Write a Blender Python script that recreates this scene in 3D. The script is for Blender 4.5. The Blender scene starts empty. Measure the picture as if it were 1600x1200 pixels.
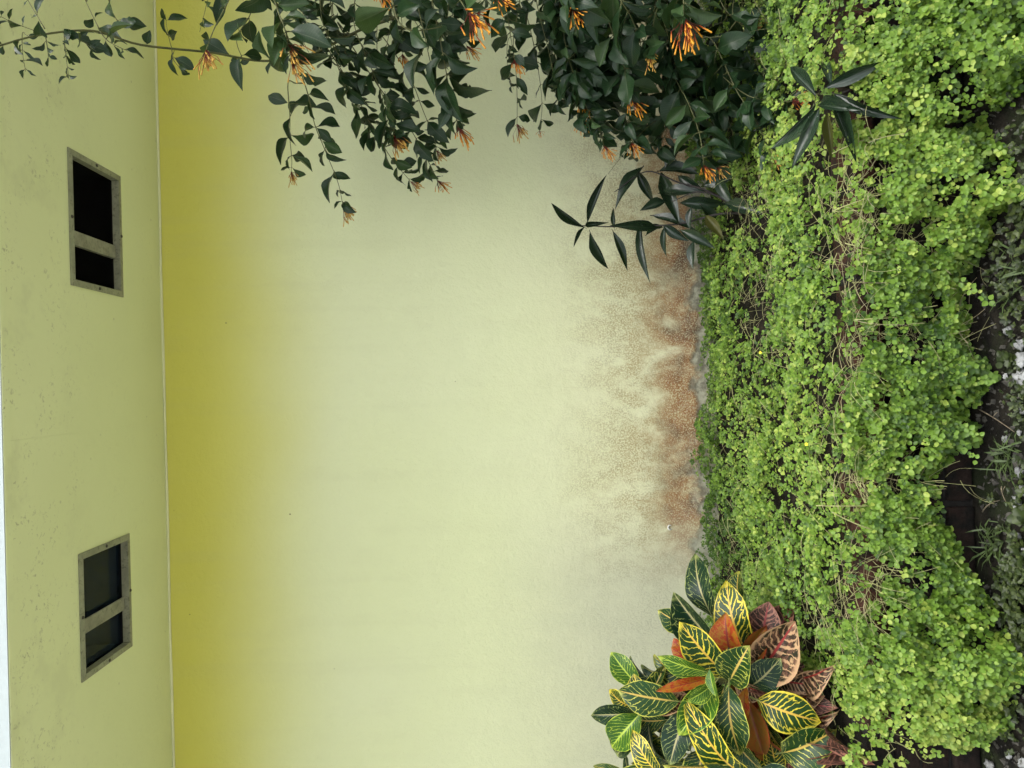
import bpy, math, random
import numpy as np
from mathutils import Vector, Matrix, noise

R = math.radians
rng = random.Random(7)
nrg = np.random.default_rng(11)
scene = bpy.context.scene
col = scene.collection

# ------------------------------------------------------------------ camera
# The photograph was taken with the phone on its side: picture-left is up.
FPX = 1200.0                       # focal length in pixels of the 1600 px photograph
CAM = Vector((0.0, 0.0, 1.10))
PITCH, ROLL = R(1.72), R(1.45)
FW = Vector((0, math.cos(PITCH), -math.sin(PITCH)))
UP = Vector((0, math.sin(PITCH), math.cos(PITCH)))
RT = Vector((1, 0, 0))
PR = -UP * math.cos(ROLL) - RT * math.sin(ROLL)      # picture-right
PU = RT * math.cos(ROLL) - UP * math.sin(ROLL)       # picture-up
cd = bpy.data.cameras.new('camera')
cd.sensor_width = 36.0
cd.lens = 36.0 * FPX / 1600.0
cd.clip_start, cd.clip_end = 0.05, 500
cam = bpy.data.objects.new('camera', cd)
col.objects.link(cam)
m = Matrix((PR, PU, -FW)).transposed().to_4x4()
m.translation = CAM
cam.matrix_world = m
scene.camera = cam

# ------------------------------------------------------------------ sky, sun, exposure
SUN = Vector((0.26, -0.40, 0.95)).normalized()
world = bpy.data.worlds.new('World')
scene.world = world
world.use_nodes = True
wn, wl = world.node_tree.nodes, world.node_tree.links
wn.clear()
sky = wn.new('ShaderNodeTexSky')
sky.sky_type = 'NISHITA'
sky.sun_disc = False
sky.sun_elevation = math.asin(SUN.z)
sky.sun_rotation = math.atan2(SUN.x, SUN.y)
sky.air_density, sky.dust_density, sky.ozone_density = 1.0, 4.0, 1.0
hs = wn.new('ShaderNodeHueSaturation')
hs.inputs['Saturation'].default_value = 0.30           # cloud cover: nearly grey sky
bg = wn.new('ShaderNodeBackground')
bg.inputs['Strength'].default_value = 0.15
wo = wn.new('ShaderNodeOutputWorld')
wl.new(sky.outputs[0], hs.inputs['Color'])
wl.new(hs.outputs[0], bg.inputs['Color'])
wl.new(bg.outputs[0], wo.inputs['Surface'])
sl = bpy.data.lights.new('sun', 'SUN')
sl.energy = 0.65
sl.angle = R(42)
sl.color = (1.0, 0.97, 0.91)
so = bpy.data.objects.new('sun', sl)
col.objects.link(so)
so.rotation_euler = SUN.to_track_quat('Z', 'Y').to_euler()
scene.view_settings.view_transform = 'Standard'
scene.view_settings.look = 'None'
scene.view_settings.exposure = 1.18
scene.view_settings.gamma = 1.0
scene.view_settings.use_curve_mapping = False
scene.render.engine = 'CYCLES'
scene.cycles.max_bounces = 7
scene.cycles.diffuse_bounces = 4
scene.cycles.glossy_bounces = 2
scene.cycles.use_adaptive_sampling = True
scene.cycles.adaptive_threshold = 0.03
scene.cycles.transmission_bounces = 4
scene.cycles.transparent_max_bounces = 6
scene.cycles.use_denoising = True

# ------------------------------------------------------------------ helpers
def ray(px, py):
    return FW * FPX + PR * (px - 800) - PU * (py - 600)
def at(px, py, Y):
    d = ray(px, py)
    return CAM + d * (Y / d.y)
def atz(px, py, z):
    d = ray(px, py)
    return CAM + d * ((z - CAM.z) / d.z)
def proj_np(P):
    v = P - np.array(CAM)
    d = v @ np.array(FW)
    return 800 + FPX * (v @ np.array(PR)) / d, 600 - FPX * (v @ np.array(PU)) / d

def empty(name, loc, label, cat, group=None):
    o = bpy.data.objects.new(name, None)
    o.empty_display_size = 0.1
    o.location = loc
    col.objects.link(o)
    return tag(o, label, cat, group)
def tag(o, label=None, cat=None, group=None, kind=None):
    if label: o['label'] = label
    if cat: o['category'] = cat
    if group: o['group'] = group
    if kind: o['kind'] = kind
    return o
def link(name, me, parent=None, mat=None):
    o = bpy.data.objects.new(name, me)
    col.objects.link(o)
    if mat is not None and len(me.materials) == 0:
        me.materials.append(mat)
    if parent is not None:
        o.parent = parent
        if parent.type == 'EMPTY':        # parts are modelled in place
            o.matrix_parent_inverse = Matrix.Translation(-parent.location)
    return o

class MB:
    """collects vertices, faces, uvs and material slots, then makes one mesh"""
    def __init__(s):
        s.v, s.f, s.mi, s.uv = [], [], [], []
    def add(s, vs, fs, mi=0, uvs=None):
        b = len(s.v)
        s.v += [tuple(v) for v in vs]
        s.uv += uvs if uvs else [(0.0, 0.0)] * len(vs)
        for f in fs:
            s.f.append(tuple(i + b for i in f)); s.mi.append(mi)
        return s
    def box(s, lo, hi, mi=0):
        x0, y0, z0 = lo; x1, y1, z1 = hi
        return s.add([(x0,y0,z0),(x1,y0,z0),(x1,y1,z0),(x0,y1,z0),(x0,y0,z1),(x1,y0,z1),(x1,y1,z1),(x0,y1,z1)],
                     [(0,3,2,1),(4,5,6,7),(0,1,5,4),(1,2,6,5),(2,3,7,6),(3,0,4,7)], mi)
    def tube(s, pts, rad, sides=6, mi=0, cap=True):
        pts = [Vector(p) for p in pts]
        n = len(pts)
        if not isinstance(rad, (list, tuple)): rad = [rad] * n
        ref = Vector((0.31, 0.77, 0.55))
        vs, fs = [], []
        for i, p in enumerate(pts):
            t = (pts[min(i+1, n-1)] - pts[max(i-1, 0)]).normalized()
            a = t.cross(ref)
            if a.length < 1e-4: a = t.cross(Vector((1, 0, 0)))
            a.normalize(); b = t.cross(a)
            for k in range(sides):
                w = 2*math.pi*k/sides
                vs.append(p + (a*math.cos(w) + b*math.sin(w))*rad[i])
        for i in range(n-1):
            for k in range(sides):
                k2 = (k+1) % sides
                fs.append((i*sides+k, i*sides+k2, (i+1)*sides+k2, (i+1)*sides+k))
        if cap:
            fs.append(tuple(reversed(range(sides))))
            fs.append(tuple(range((n-1)*sides, n*sides)))
        return s.add(vs, fs, mi)
    def mesh(s, name, mats, smooth=False):
        me = bpy.data.meshes.new(name)
        me.from_pydata(s.v, [], s.f)
        for mt in (mats if isinstance(mats, (list, tuple)) else [mats]): me.materials.append(mt)
        me.polygons.foreach_set('material_index', s.mi)
        lv = np.empty(len(me.loops), dtype=np.int32)
        me.loops.foreach_get('vertex_index', lv)
        uvl = me.uv_layers.new(name='UVMap')
        uvl.data.foreach_set('uv', np.array(s.uv, dtype=np.float32)[lv].ravel())
        if smooth: me.polygons.foreach_set('use_smooth', [True]*len(me.polygons))
        me.update()
        return me
    def build(s, name, mats, parent=None, smooth=False):
        return link(name, s.mesh(name, mats, smooth), parent)

def catmull(pts, per=5):
    pts = [Vector(p) for p in pts]
    if len(pts) < 3:
        return [pts[0].lerp(pts[-1], k/per) for k in range(per+1)]
    P = [2*pts[0]-pts[1]] + pts + [2*pts[-1]-pts[-2]]
    out = []
    for i in range(1, len(P)-2):
        p0, p1, p2, p3 = P[i-1:i+3]
        for k in range(per):
            t = k/per
            out.append(0.5*((2*p1)+(p2-p0)*t+(2*p0-5*p1+4*p2-p3)*t*t+(3*p1-p0-3*p2+p3)*t**3))
    out.append(pts[-1])
    return out

def bevelled_box(name, mat, sx, sy, sz, bev, jitter=0.0, seed=0):
    """a box with chamfered edges, centred on the origin"""
    import bmesh
    bm = bmesh.new()
    bmesh.ops.create_cube(bm, size=1.0)
    for v in bm.verts: v.co = Vector((v.co.x*sx, v.co.y*sy, v.co.z*sz))
    bmesh.ops.bevel(bm, geom=list(bm.edges), offset=bev, segments=2, affect='EDGES', profile=0.6)
    r = random.Random(seed)
    for v in bm.verts: v.co += Vector((r.uniform(-1,1), r.uniform(-1,1), r.uniform(-1,1)))*jitter
    me = bpy.data.meshes.new(name)
    bm.to_mesh(me); bm.free()
    me.materials.append(mat)
    me.polygons.foreach_set('use_smooth', [True]*len(me.polygons))
    return me

# ------------------------------------------------------------------ material helpers
class NT:
    def __init__(s, name):
        s.m = bpy.data.materials.new(name); s.m.use_nodes = True
        s.t = s.m.node_tree; s.n = s.t.nodes; s.l = s.t.links
        s.n.clear()
        s.out = s.n.new('ShaderNodeOutputMaterial')
        s.b = s.n.new('ShaderNodeBsdfPrincipled')
        s.l.new(s.b.outputs[0], s.out.inputs[0])
    def put(s, sock, val):
        if hasattr(val, 'is_output'): s.l.new(val, sock)
        elif isinstance(val, (tuple, list)) and len(val) == 3 and sock.type == 'RGBA': sock.default_value = (*val, 1)
        else: sock.default_value = val
    def math(s, op, a, b=None, c=None, clamp=False):
        n = s.n.new('ShaderNodeMath'); n.operation = op; n.use_clamp = clamp
        s.put(n.inputs[0], a)
        if b is not None: s.put(n.inputs[1], b)
        if c is not None: s.put(n.inputs[2], c)
        return n.outputs[0]
    def smooth(s, x, lo, hi, a=0.0, b=1.0):
        n = s.n.new('ShaderNodeMapRange'); n.interpolation_type = 'SMOOTHSTEP'
        for k, v in enumerate((x, lo, hi, a, b)): s.put(n.inputs[k], v)
        return n.outputs[0]
    def mix(s, f, a, b, mode='MIX'):
        n = s.n.new('ShaderNodeMix'); n.data_type = 'RGBA'; n.blend_type = mode
        s.put(n.inputs[0], f); s.put(n.inputs[6], a); s.put(n.inputs[7], b)
        return n.outputs[2]
    def noise(s, vec, scale, detail=4, rough=0.55, dist=0.0):
        n = s.n.new('ShaderNodeTexNoise')
        s.put(n.inputs['Vector'], vec)
        n.inputs['Scale'].default_value = scale; n.inputs['Detail'].default_value = detail
        n.inputs['Roughness'].default_value = rough; n.inputs['Distortion'].default_value = dist
        return n.outputs[0]
    def voro(s, vec, scale, rnd=1.0):
        n = s.n.new('ShaderNodeTexVoronoi')
        s.put(n.inputs['Vector'], vec); n.inputs['Scale'].default_value = scale
        n.inputs['Randomness'].default_value = rnd
        return n.outputs[0]
    def pos(s):
        return s.n.new('ShaderNodeNewGeometry').outputs['Position']
    def scale(s, vec, sc):
        n = s.n.new('ShaderNodeVectorMath'); n.operation = 'MULTIPLY'
        s.put(n.inputs[0], vec); n.inputs[1].default_value = sc
        return n.outputs[0]
    def sep(s, vec):
        n = s.n.new('ShaderNodeSeparateXYZ'); s.put(n.inputs[0], vec); return n.outputs
    def uv(s):
        return s.n.new('ShaderNodeTexCoord').outputs['UV']
    def rand(s):
        return s.n.new('ShaderNodeObjectInfo').outputs['Random']
    def bump(s, h, strength, dist=0.01):
        n = s.n.new('ShaderNodeBump')
        n.inputs['Strength'].default_value = strength; n.inputs['Distance'].default_value = dist
        s.put(n.inputs['Height'], h); s.l.new(n.outputs[0], s.b.inputs['Normal'])
    def set(s, color=None, rough=None, spec=None):
        if color is not None: s.put(s.b.inputs['Base Color'], color)
        if rough is not None: s.put(s.b.inputs['Roughness'], rough)
        if spec is not None: s.put(s.b.inputs['Specular IOR Level'], spec)
        return s
    def translucent(s, color, amount):
        t = s.n.new('ShaderNodeBsdfTranslucent'); s.put(t.inputs[0], color)
        mx = s.n.new('ShaderNodeMixShader'); mx.inputs[0].default_value = amount
        s.l.new(s.b.outputs[0], mx.inputs[1]); s.l.new(t.outputs[0], mx.inputs[2])
        s.l.new(mx.outputs[0], s.out.inputs[0])

PAINT = (0.735, 0.78, 0.46)
def paint_wall():
    k = NT('wall_paint')
    p = k.pos(); x, y, z = k.sep(p)
    n_big = k.noise(p, 1.6, 1)
    n_mid = k.noise(p, 7, 3, 0.6)
    streak = k.noise(k.scale(p, (7, 7, 4.5)), 1.0, 4, 0.66, 0.5)
    streak2 = k.noise(k.scale(p, (26, 26, 15)), 1.0, 3, 0.65)
    fine = k.noise(p, 170, 1, 0.7)
    fine2 = fine
    base = k.mix(k.smooth(n_big, 0.3, 0.7), PAINT, (0.74, 0.78, 0.485))
    # shade and yellow bounce light under the eave, put into the wall colour
    eave_shade = k.smooth(k.math('ADD', z, k.math('MULTIPLY', k.math('SUBTRACT', n_big, .5), .25)), 1.64, 2.24)
    base = k.mix(k.math('MULTIPLY', eave_shade, .86), base, (0.66, 0.63, 0.085))
    run = k.noise(k.scale(p, (14, 14, .7)), 1.0, 2, .6)
    base = k.mix(k.math('MULTIPLY', k.smooth(k.math('ADD', run, k.math('MULTIPLY', n_mid, .6)), .80, 1.05), .07), base, (0.50, 0.50, 0.30))
    # chalky fade of the lower paint: a weathered, greyer coat
    low = k.smooth(k.math('ADD', z, k.math('MULTIPLY', k.math('SUBTRACT', streak, 0.5), 0.5)), 1.25, 0.35)
    base = k.mix(k.math('MULTIPLY', low, 0.55), base, (0.70, 0.67, 0.45))
    # where along the wall the rust-brown damp sits
    xin = k.math('MULTIPLY', k.smooth(k.math('ADD', x, k.math('MULTIPLY', k.math('SUBTRACT', n_mid, .5), .3)), -0.86, -0.58),
                 k.smooth(x, 2.2, 1.5))
    zz = k.math('ADD', z, k.math('MULTIPLY', k.math('SUBTRACT', streak, 0.5), -0.30))
    zz = k.math('ADD', zz, k.math('MULTIPLY', k.math('SUBTRACT', fine, .5), .30))
    # grey-green mould speckle
    mould = k.math('MULTIPLY', k.smooth(zz, 1.05, 0.35), k.smooth(fine, 0.48, 0.62))
    mould = k.math('MULTIPLY', mould, k.smooth(k.math('ADD', n_mid, streak2), 0.80, 1.12))
    base = k.mix(k.math('MULTIPLY', mould, 0.62), base, (0.20, 0.19, 0.11))
    # tan wash high up, then orange-brown blotches low down
    tan = k.math('MULTIPLY', k.math('MULTIPLY', k.smooth(zz, 0.92, 0.42), xin), k.smooth(k.math('ADD', streak, k.math('MULTIPLY', streak2, 0.6)), 0.60, 0.92))
    tan = k.math('MULTIPLY', tan, k.smooth(fine, 0.30, 0.62))
    base = k.mix(k.math('MULTIPLY', tan, 0.85), base, (0.38, 0.28, 0.12))
    br = k.math('MULTIPLY', k.math('MULTIPLY', k.smooth(zz, 0.55, 0.36), xin), k.smooth(k.math('ADD', n_mid, k.math('MULTIPLY', streak2, .7)), 0.55, 0.95, .42, 1.0))
    brc = k.mix(k.smooth(n_mid, .45, .68), (0.27, 0.105, 0.028), (0.13, 0.066, 0.036))
    base = k.mix(k.math('MULTIPLY', br, k.smooth(fine2, 0.30, 0.62, 0.45, 1.0)), base, brc)
    # salt bloom flecks
    salt = k.math('MULTIPLY', k.smooth(fine, 0.60, 0.68), k.smooth(zz, 0.60, 0.36))
    salt = k.math('MULTIPLY', salt, k.smooth(streak2, 0.42, 0.6))
    base = k.mix(k.math('MULTIPLY', salt, 0.75), base, (0.62, 0.58, 0.46))
    # bare grey render where the paint has gone along the foot
    foot = k.smooth(k.math('ADD', z, k.math('MULTIPLY', k.math('SUBTRACT', k.noise(p, 9, 3, .6), .5), -0.22)), 0.345, 0.30)
    cement = k.mix(k.smooth(k.noise(p, 22, 3, .7), .38, .62), (0.19, 0.18, 0.13), (0.42, 0.41, 0.30))
    base = k.mix(foot, base, cement)
    # algae grey towards the far left of the foot
    alg = k.math('MULTIPLY', k.smooth(x, -0.40, -0.80), k.smooth(zz, 1.25, 0.45))
    base = k.mix(k.math('MULTIPLY', alg, 0.65), base, (0.45, 0.46, 0.34))
    # scattered dark specks of dirt
    v = k.voro(p, 9)
    sp = k.math('MULTIPLY', k.smooth(v, 0.035, 0.015), k.smooth(n_mid, .5, .56))
    base = k.mix(k.math('MULTIPLY', sp, 0.8), base, (0.10, 0.09, 0.05))
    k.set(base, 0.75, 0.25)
    h = k.math('ADD', k.math('MULTIPLY', k.noise(p, 55, 2, .6), 0.5), k.math('MULTIPLY', fine, 0.25))
    h = k.math('ADD', h, k.math('MULTIPLY', n_mid, 1.2))
    h = k.math('SUBTRACT', h, k.math('MULTIPLY', foot, 1.2))
    k.bump(h, 0.40, 0.012)
    return k.m
def paint_soffit():
    k = NT('soffit_paint')
    p = k.pos(); x, y, z = k.sep(p)
    n1 = k.noise(p, 2.2, 3)
    base = k.mix(k.smooth(n1, .35, .65), (0.78, 0.83, 0.45), (0.80, 0.85, 0.47))
    edge = k.smooth(y, 2.45, 1.95)
    fine = k.noise(p, 75, 3, .65, 0.6)
    md = k.math('MULTIPLY', k.smooth(fine, .56, .70), k.math('ADD', k.math('MULTIPLY', edge, .7), .12))
    md = k.math('MULTIPLY', md, k.smooth(k.noise(p, 7, 3), .40, .62))
    base = k.mix(k.math('MULTIPLY', md, .7), base, (0.30, 0.30, 0.15))
    smear = k.math('MULTIPLY', k.smooth(k.noise(p, 5, 4, .65), .50, .70), k.math('ADD', k.math('MULTIPLY', edge, .20), .02))
    base = k.mix(smear, base, (0.42, 0.43, 0.24))
    v = k.voro(p, 17)
    sp = k.math('MULTIPLY', k.smooth(v, 0.10, 0.04), k.smooth(k.noise(p, 6, 2), .46, .58))
    base = k.mix(k.math('MULTIPLY', sp, 0.35), base, (0.34, 0.34, 0.18))
    k.set(base, 0.7, 0.25)
    k.bump(k.noise(p, 40, 4), 0.10, 0.01)
    return k.m
def simple(name, color, rough=0.6, var=0.15, scale=30, bump=0.0, spec=0.4, dirt=None):
    k = NT(name)
    p = k.pos()
    n = k.noise(p, scale, 4, .6)
    dk = tuple(c*(1-var) for c in color); lt = tuple(min(1, c*(1+var)) for c in color)
    c = k.mix(k.smooth(n, .3, .7), dk, lt)
    if dirt:
        c = k.mix(k.math('MULTIPLY', k.smooth(k.noise(p, scale*3, 4, .7), .52, .66), dirt[1]), c, dirt[0])
    k.set(c, rough, spec)
    if bump: k.bump(k.noise(p, scale*2.5, 5, .65), bump, 0.01)
    return k.m
M = {}
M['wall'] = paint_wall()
M['soffit'] = paint_soffit()
M['bead'] = simple('corner_paint', (0.78, 0.80, 0.50), .6, .04, 8, .05)
M['fascia'] = simple('fascia_white', (0.50, 0.57, 0.57), .55, .03, 60, .08, dirt=((.5, .52, .5), .2))
M['vent'] = simple('vent_metal', (0.28, 0.29, 0.19), .55, .15, 25, .15, dirt=((.12, .12, .07), .7))
M['ventbar'] = simple('vent_bar_metal', (0.27, 0.27, 0.19), .6, .2, 25, .15, dirt=((.1, .1, .07), .6))
M['cavity'] = simple('cavity_dark', (0.010, 0.010, 0.009), .95, .3, 10, 0, .0)
M['screw'] = simple('screw_dark', (0.05, 0.045, 0.03), .5, .2, 60)
M['roof'] = simple('roof_shingle', (0.12, 0.11, 0.10), .9, .3, 12, .3)

# ------------------------------------------------------------------ house: wall, soffit, fascia, vents
WY = 2.87                  # wall plane
SZ = 2.30                  # underside of the soffit
SOIL = 0.27                # top of the planting bed
EY = atz(6, 840, SZ).y    # outer edge of the soffit
house = empty('house', (0, WY, 0), 'pale yellow painted house wall with deep eave and two soffit vents', 'house')
HX = 5.0
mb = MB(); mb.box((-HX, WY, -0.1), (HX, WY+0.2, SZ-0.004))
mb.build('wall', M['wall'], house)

def vent_rect(c):                                   # outer frame corners read off the photograph
    P = [atz(px, py, SZ) for px, py in c]
    xs = sorted(p.x for p in P); ys = sorted(p.y for p in P)
    return (xs[0]+xs[1])/2, (xs[2]+xs[3])/2, (ys[0]+ys[1])/2, (ys[2]+ys[3])/2
vents = [vent_rect([(107, 231), (189, 277), (189, 463), (107, 446)]),
         vent_rect([(124, 868), (203, 830), (203, 1011), (124, 1069)])]
FRW = 0.0185
seams = [-HX, -2.55, -0.11, 2.33, HX]
for a, b in zip(seams[:-1], seams[1:]):
    a += 0.00015; b -= 0.00015
    hole = [v for v in vents if a < v[0] < b]
    y0, y1 = EY+0.028, WY-0.002
    mb = MB()
    if hole:
        hx0, hx1, hy0, hy1 = hole[0]
        hx0 += FRW*.6; hx1 -= FRW*.6; hy0 += FRW*.6; hy1 -= FRW*.6
        xs, ys = [a, hx0, hx1, b], [y0, hy0, hy1, y1]
        for i in range(3):
            for j in range(3):
                if i == 1 and j == 1: continue
                mb.add([(xs[i], ys[j], SZ), (xs[i], ys[j+1], SZ), (xs[i+1], ys[j+1], SZ), (xs[i+1], ys[j], SZ)], [(0, 1, 2, 3)])
        T = SZ+0.012
        for p, q in (((hx0,hy0),(hx1,hy0)), ((hx1,hy0),(hx1,hy1)), ((hx1,hy1),(hx0,hy1)), ((hx0,hy1),(hx0,hy0))):
            mb.add([(*p, SZ), (*q, SZ), (*q, T), (*p, T)], [(0, 1, 2, 3)])
    else:
        mb.add([(a, y0, SZ), (a, y1, SZ), (b, y1, SZ), (b, y0, SZ)], [(0, 1, 2, 3)])
    T = SZ+0.012
    for p, q in (((a,y0),(b,y0)), ((b,y0),(b,y1)), ((b,y1),(a,y1)), ((a,y1),(a,y0))):
        mb.add([(*p, SZ), (*q, SZ), (*q, T), (*p, T)], [(0, 1, 2, 3)])
    mb.build('soffit_panel', M['soffit'], house)
# backing above the seams, cut round the vents by starting above them
mb = MB(); mb.box((-HX, EY+0.03, SZ+0.16), (HX, WY+0.2, SZ+0.18)); mb.build('ceiling_joist_deck', M['cavity'], house)
# painted bead along the inside corner, slightly uneven
pts, rad = [], []
for i in range(161):
    x = -HX + 2*HX*i/160
    w = noise.noise(Vector((x*3.1, 0, 0)))
    pts.append((x, WY-0.003+0.0018*w, SZ-0.004+0.002*noise.noise(Vector((x*1.7, 5, 0)))))
    rad.append(0.0048+0.0012*w)
mb = MB(); mb.tube(pts, rad, 6); mb.build('corner_bead', M['bead'], house, True)
mb = MB(); mb.box((-HX, EY, SZ-0.006), (HX, EY+0.0275, SZ+0.02)); mb.build('edge_trim', M['soffit'], house)
mb = MB(); mb.box((-HX, EY-0.004, SZ-0.004), (HX, EY-0.0005, SZ+0.20)); mb.build('fascia', M['fascia'], house)
mb = MB()
z0, z1 = SZ+0.205, SZ+1.2
mb.add([(-HX-.1, EY-.06, z0), (HX+.1, EY-.06, z0), (HX+.1, WY+2.2, z1), (-HX-.1, WY+2.2, z1),
        (-HX-.1, EY-.06, z0+.03), (HX+.1, EY-.06, z0+.03), (HX+.1, WY+2.2, z1+.03), (-HX-.1, WY+2.2, z1+.03)],
       [(0,3,2,1),(4,5,6,7),(0,1,5,4),(1,2,6,5),(2,3,7,6),(3,0,4,7)])
mb.build('roof', M['roof'], house)

# pane of each vent: dark insect screen / glass
k = NT('vent_screen')
k.set((0.006, 0.006, 0.006), 0.9, 0.0)
tr = k.n.new('ShaderNodeBsdfTransparent'); mx = k.n.new('ShaderNodeMixShader'); mx.inputs[0].default_value = 0.45
k.l.new(k.b.outputs[0], mx.inputs[1]); k.l.new(tr.outputs[0], mx.inputs[2]); k.l.new(mx.outputs[0], k.out.inputs[0])
M['screen'] = k.m
k = NT('vent_glass'); k.set((0.014, 0.025, 0.040), 0.12, 0.12)
tr = k.n.new('ShaderNodeBsdfTransparent'); mx = k.n.new('ShaderNodeMixShader'); mx.inputs[0].default_value = 0.3
k.l.new(k.b.outputs[0], mx.inputs[1]); k.l.new(tr.outputs[0], mx.inputs[2]); k.l.new(mx.outputs[0], k.out.inputs[0])
M['glass'] = k.m

for vi, (x0, x1, y0, y1) in enumerate(vents):
    e = FRW*.6
    mb = MB()                                       # the duct: four walls and a lid, open below
    a, b, c, d = x0+e+.001, x1-e-.001, y0+e+.001, y1-e-.001
    lo, hi = SZ+0.0005, SZ+0.15
    V = [(a,c,lo),(b,c,lo),(b,d,lo),(a,d,lo),(a,c,hi),(b,c,hi),(b,d,hi),(a,d,hi)]
    mb.add(V, [(0,1,5,4),(1,2,6,5),(2,3,7,6),(3,0,4,7),(4,5,6,7)])
    duct = mb.build('soffit_vent', M['cavity'], house)
    tag(duct, ['open soffit vent with dark interior in metal frame', 'glazed soffit vent with dark bluish pane in metal frame'][vi])
    z_lo, z_hi = SZ-0.006, SZ-0.0006
    w = FRW
    rails = [[(x0,y0),(x1,y0),(x1-w,y0+w),(x0+w,y0+w)], [(x1,y0),(x1,y1),(x1-w,y1-w),(x1-w,y0+w)],
             [(x1,y1),(x0,y1),(x0+w,y1-w),(x1-w,y1-w)], [(x0,y1),(x0,y0),(x0+w,y0+w),(x0+w,y1-w)]]
    for r in rails:                                 # mitred rails, with a lip standing up inside
        g = 0.0005
        cx, cy = sum(p[0] for p in r)/4, sum(p[1] for p in r)/4
        r = [(cx+(p[0]-cx)*(1-g*8), cy+(p[1]-cy)*(1-g*8)) for p in r]
        mb = MB()
        mb.add([(*p, z_lo+0.002) for p in r[:2]] + [(*p, z_lo) for p in r[2:]] + [(*p, z_hi) for p in r],
               [(0,3,2,1),(4,5,6,7),(0,1,5,4),(1,2,6,5),(2,3,7,6),(3,0,4,7)])
        ox, oy = (r[2][0]+r[3][0])/2-cx, (r[2][1]+r[3][1])/2-cy
        ln = math.hypot(ox, oy); ox, oy = ox/ln*0.0025, oy/ln*0.0025
        p, q = r[2], r[3]
        mb.add([(*p, z_hi), (*q, z_hi), (q[0]-ox, q[1]-oy, z_hi), (p[0]-ox, p[1]-oy, z_hi),
                (*p, z_hi+.018), (*q, z_hi+.018), (q[0]-ox, q[1]-oy, z_hi+.018), (p[0]-ox, p[1]-oy, z_hi+.018)],
               [(0,3,2,1),(4,5,6,7),(0,1,5,4),(1,2,6,5),(2,3,7,6),(3,0,4,7)])
        mb.build('frame_rail', M['vent'], duct)
    bx = x1 - 0.635*(x1-x0) if vi == 0 else x1 - 0.60*(x1-x0)
    mb = MB(); mb.box((bx-.021, y0+w+.003, SZ+0.008), (bx+.021, y1-w-.003, SZ+0.012))
    mb.box((bx-.021, y0+w+.003, SZ+0.012), (bx-.018, y1-w-.003, SZ+0.022))
    mb.build('crossbar', M['ventbar'], duct)
    mb = MB(); zz = SZ+0.026
    mb.add([(a+.002,c+.002,zz),(b-.002,c+.002,zz),(b-.002,d-.002,zz),(a+.002,d-.002,zz)], [(0,3,2,1)])
    mb.build('pane', M['glass'] if vi else M['screen'], duct)
    for sx_, sy_ in ((.5, 0), (.5, 1), (0, .5), (1, .5)) :
        X = x0+w/2+(x1-x0-w)*sy_; Y = y0+w/2+(y1-y0-w)*sx_
        mb = MB()
        if sy_ == .5: Y = y0+w/2 if sx_ == 0 else y1-w/2; X = (x0+x1)/2
        mb.tube([(X, Y, z_lo+.001), (X, Y, z_lo-.0025)], [.0055, .004], 8)
        mb.build('screw', M['screw'], duct)

# ------------------------------------------------------------------ ground, bed, brick planter
k = NT('soil_ground')
p = k.pos()
c = k.mix(k.smooth(k.noise(p, 14, 6, .65), .35, .65), (0.0060, 0.0054, 0.0042), (0.0228, 0.0198, 0.0132))
c = k.mix(k.math('MULTIPLY', k.smooth(k.noise(p, 6, 4, .6), .5, .62), .7), c, (0.0180, 0.0270, 0.0084))
c = k.mix(k.smooth(k.sep(p)[1], -14, -16), c, (0.10, 0.11, 0.05))
k.set(c, .95, .2); k.bump(k.noise(p, 60, 6, .7), .8, .02)
M['ground'] = k.m
k = NT('bed_soil'); p = k.pos()
c = k.mix(k.smooth(k.noise(p, 30, 6, .65), .35, .65), (0.0077, 0.0066, 0.0050), (0.0275, 0.0220, 0.0143))
k.set(c, .95, .2); k.bump(k.noise(p, 80, 6, .7), .8, .02)
M['bed'] = k.m
def brick_mat(name, c1, c2, dirt, amt):
    k = NT(name); p = k.pos()
    c = k.mix(k.rand(), c1, c2)
    c = k.mix(k.smooth(k.noise(p, 45, 5, .65), .4, .65), c, tuple(v*.6 for v in c1))
    c = k.mix(k.math('MULTIPLY', k.smooth(k.noise(p, 18, 5, .7), .42, .60), amt), c, dirt)
    k.set(c, .85, .25); k.bump(k.noise(p, 70, 6, .75), .9, .012)
    return k.m
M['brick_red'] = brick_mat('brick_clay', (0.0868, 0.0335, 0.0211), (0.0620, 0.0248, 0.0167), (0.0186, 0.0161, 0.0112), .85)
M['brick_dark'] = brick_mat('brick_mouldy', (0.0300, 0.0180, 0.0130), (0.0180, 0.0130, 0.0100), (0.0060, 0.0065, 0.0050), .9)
M['mortar'] = simple('mortar_dark', (0.0175, 0.0165, 0.0140), .95, .3, 40, .5)

me = bpy.data.meshes.new('ground')
n = 60; G = []
import itertools
mb = MB()
mb.add([(-60, -60, 0), (60, -60, 0), (60, 60, 0), (-60, 60, 0)], [(0, 1, 2, 3)])
tag(mb.build('ground', M['ground']), kind='structure')

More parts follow.
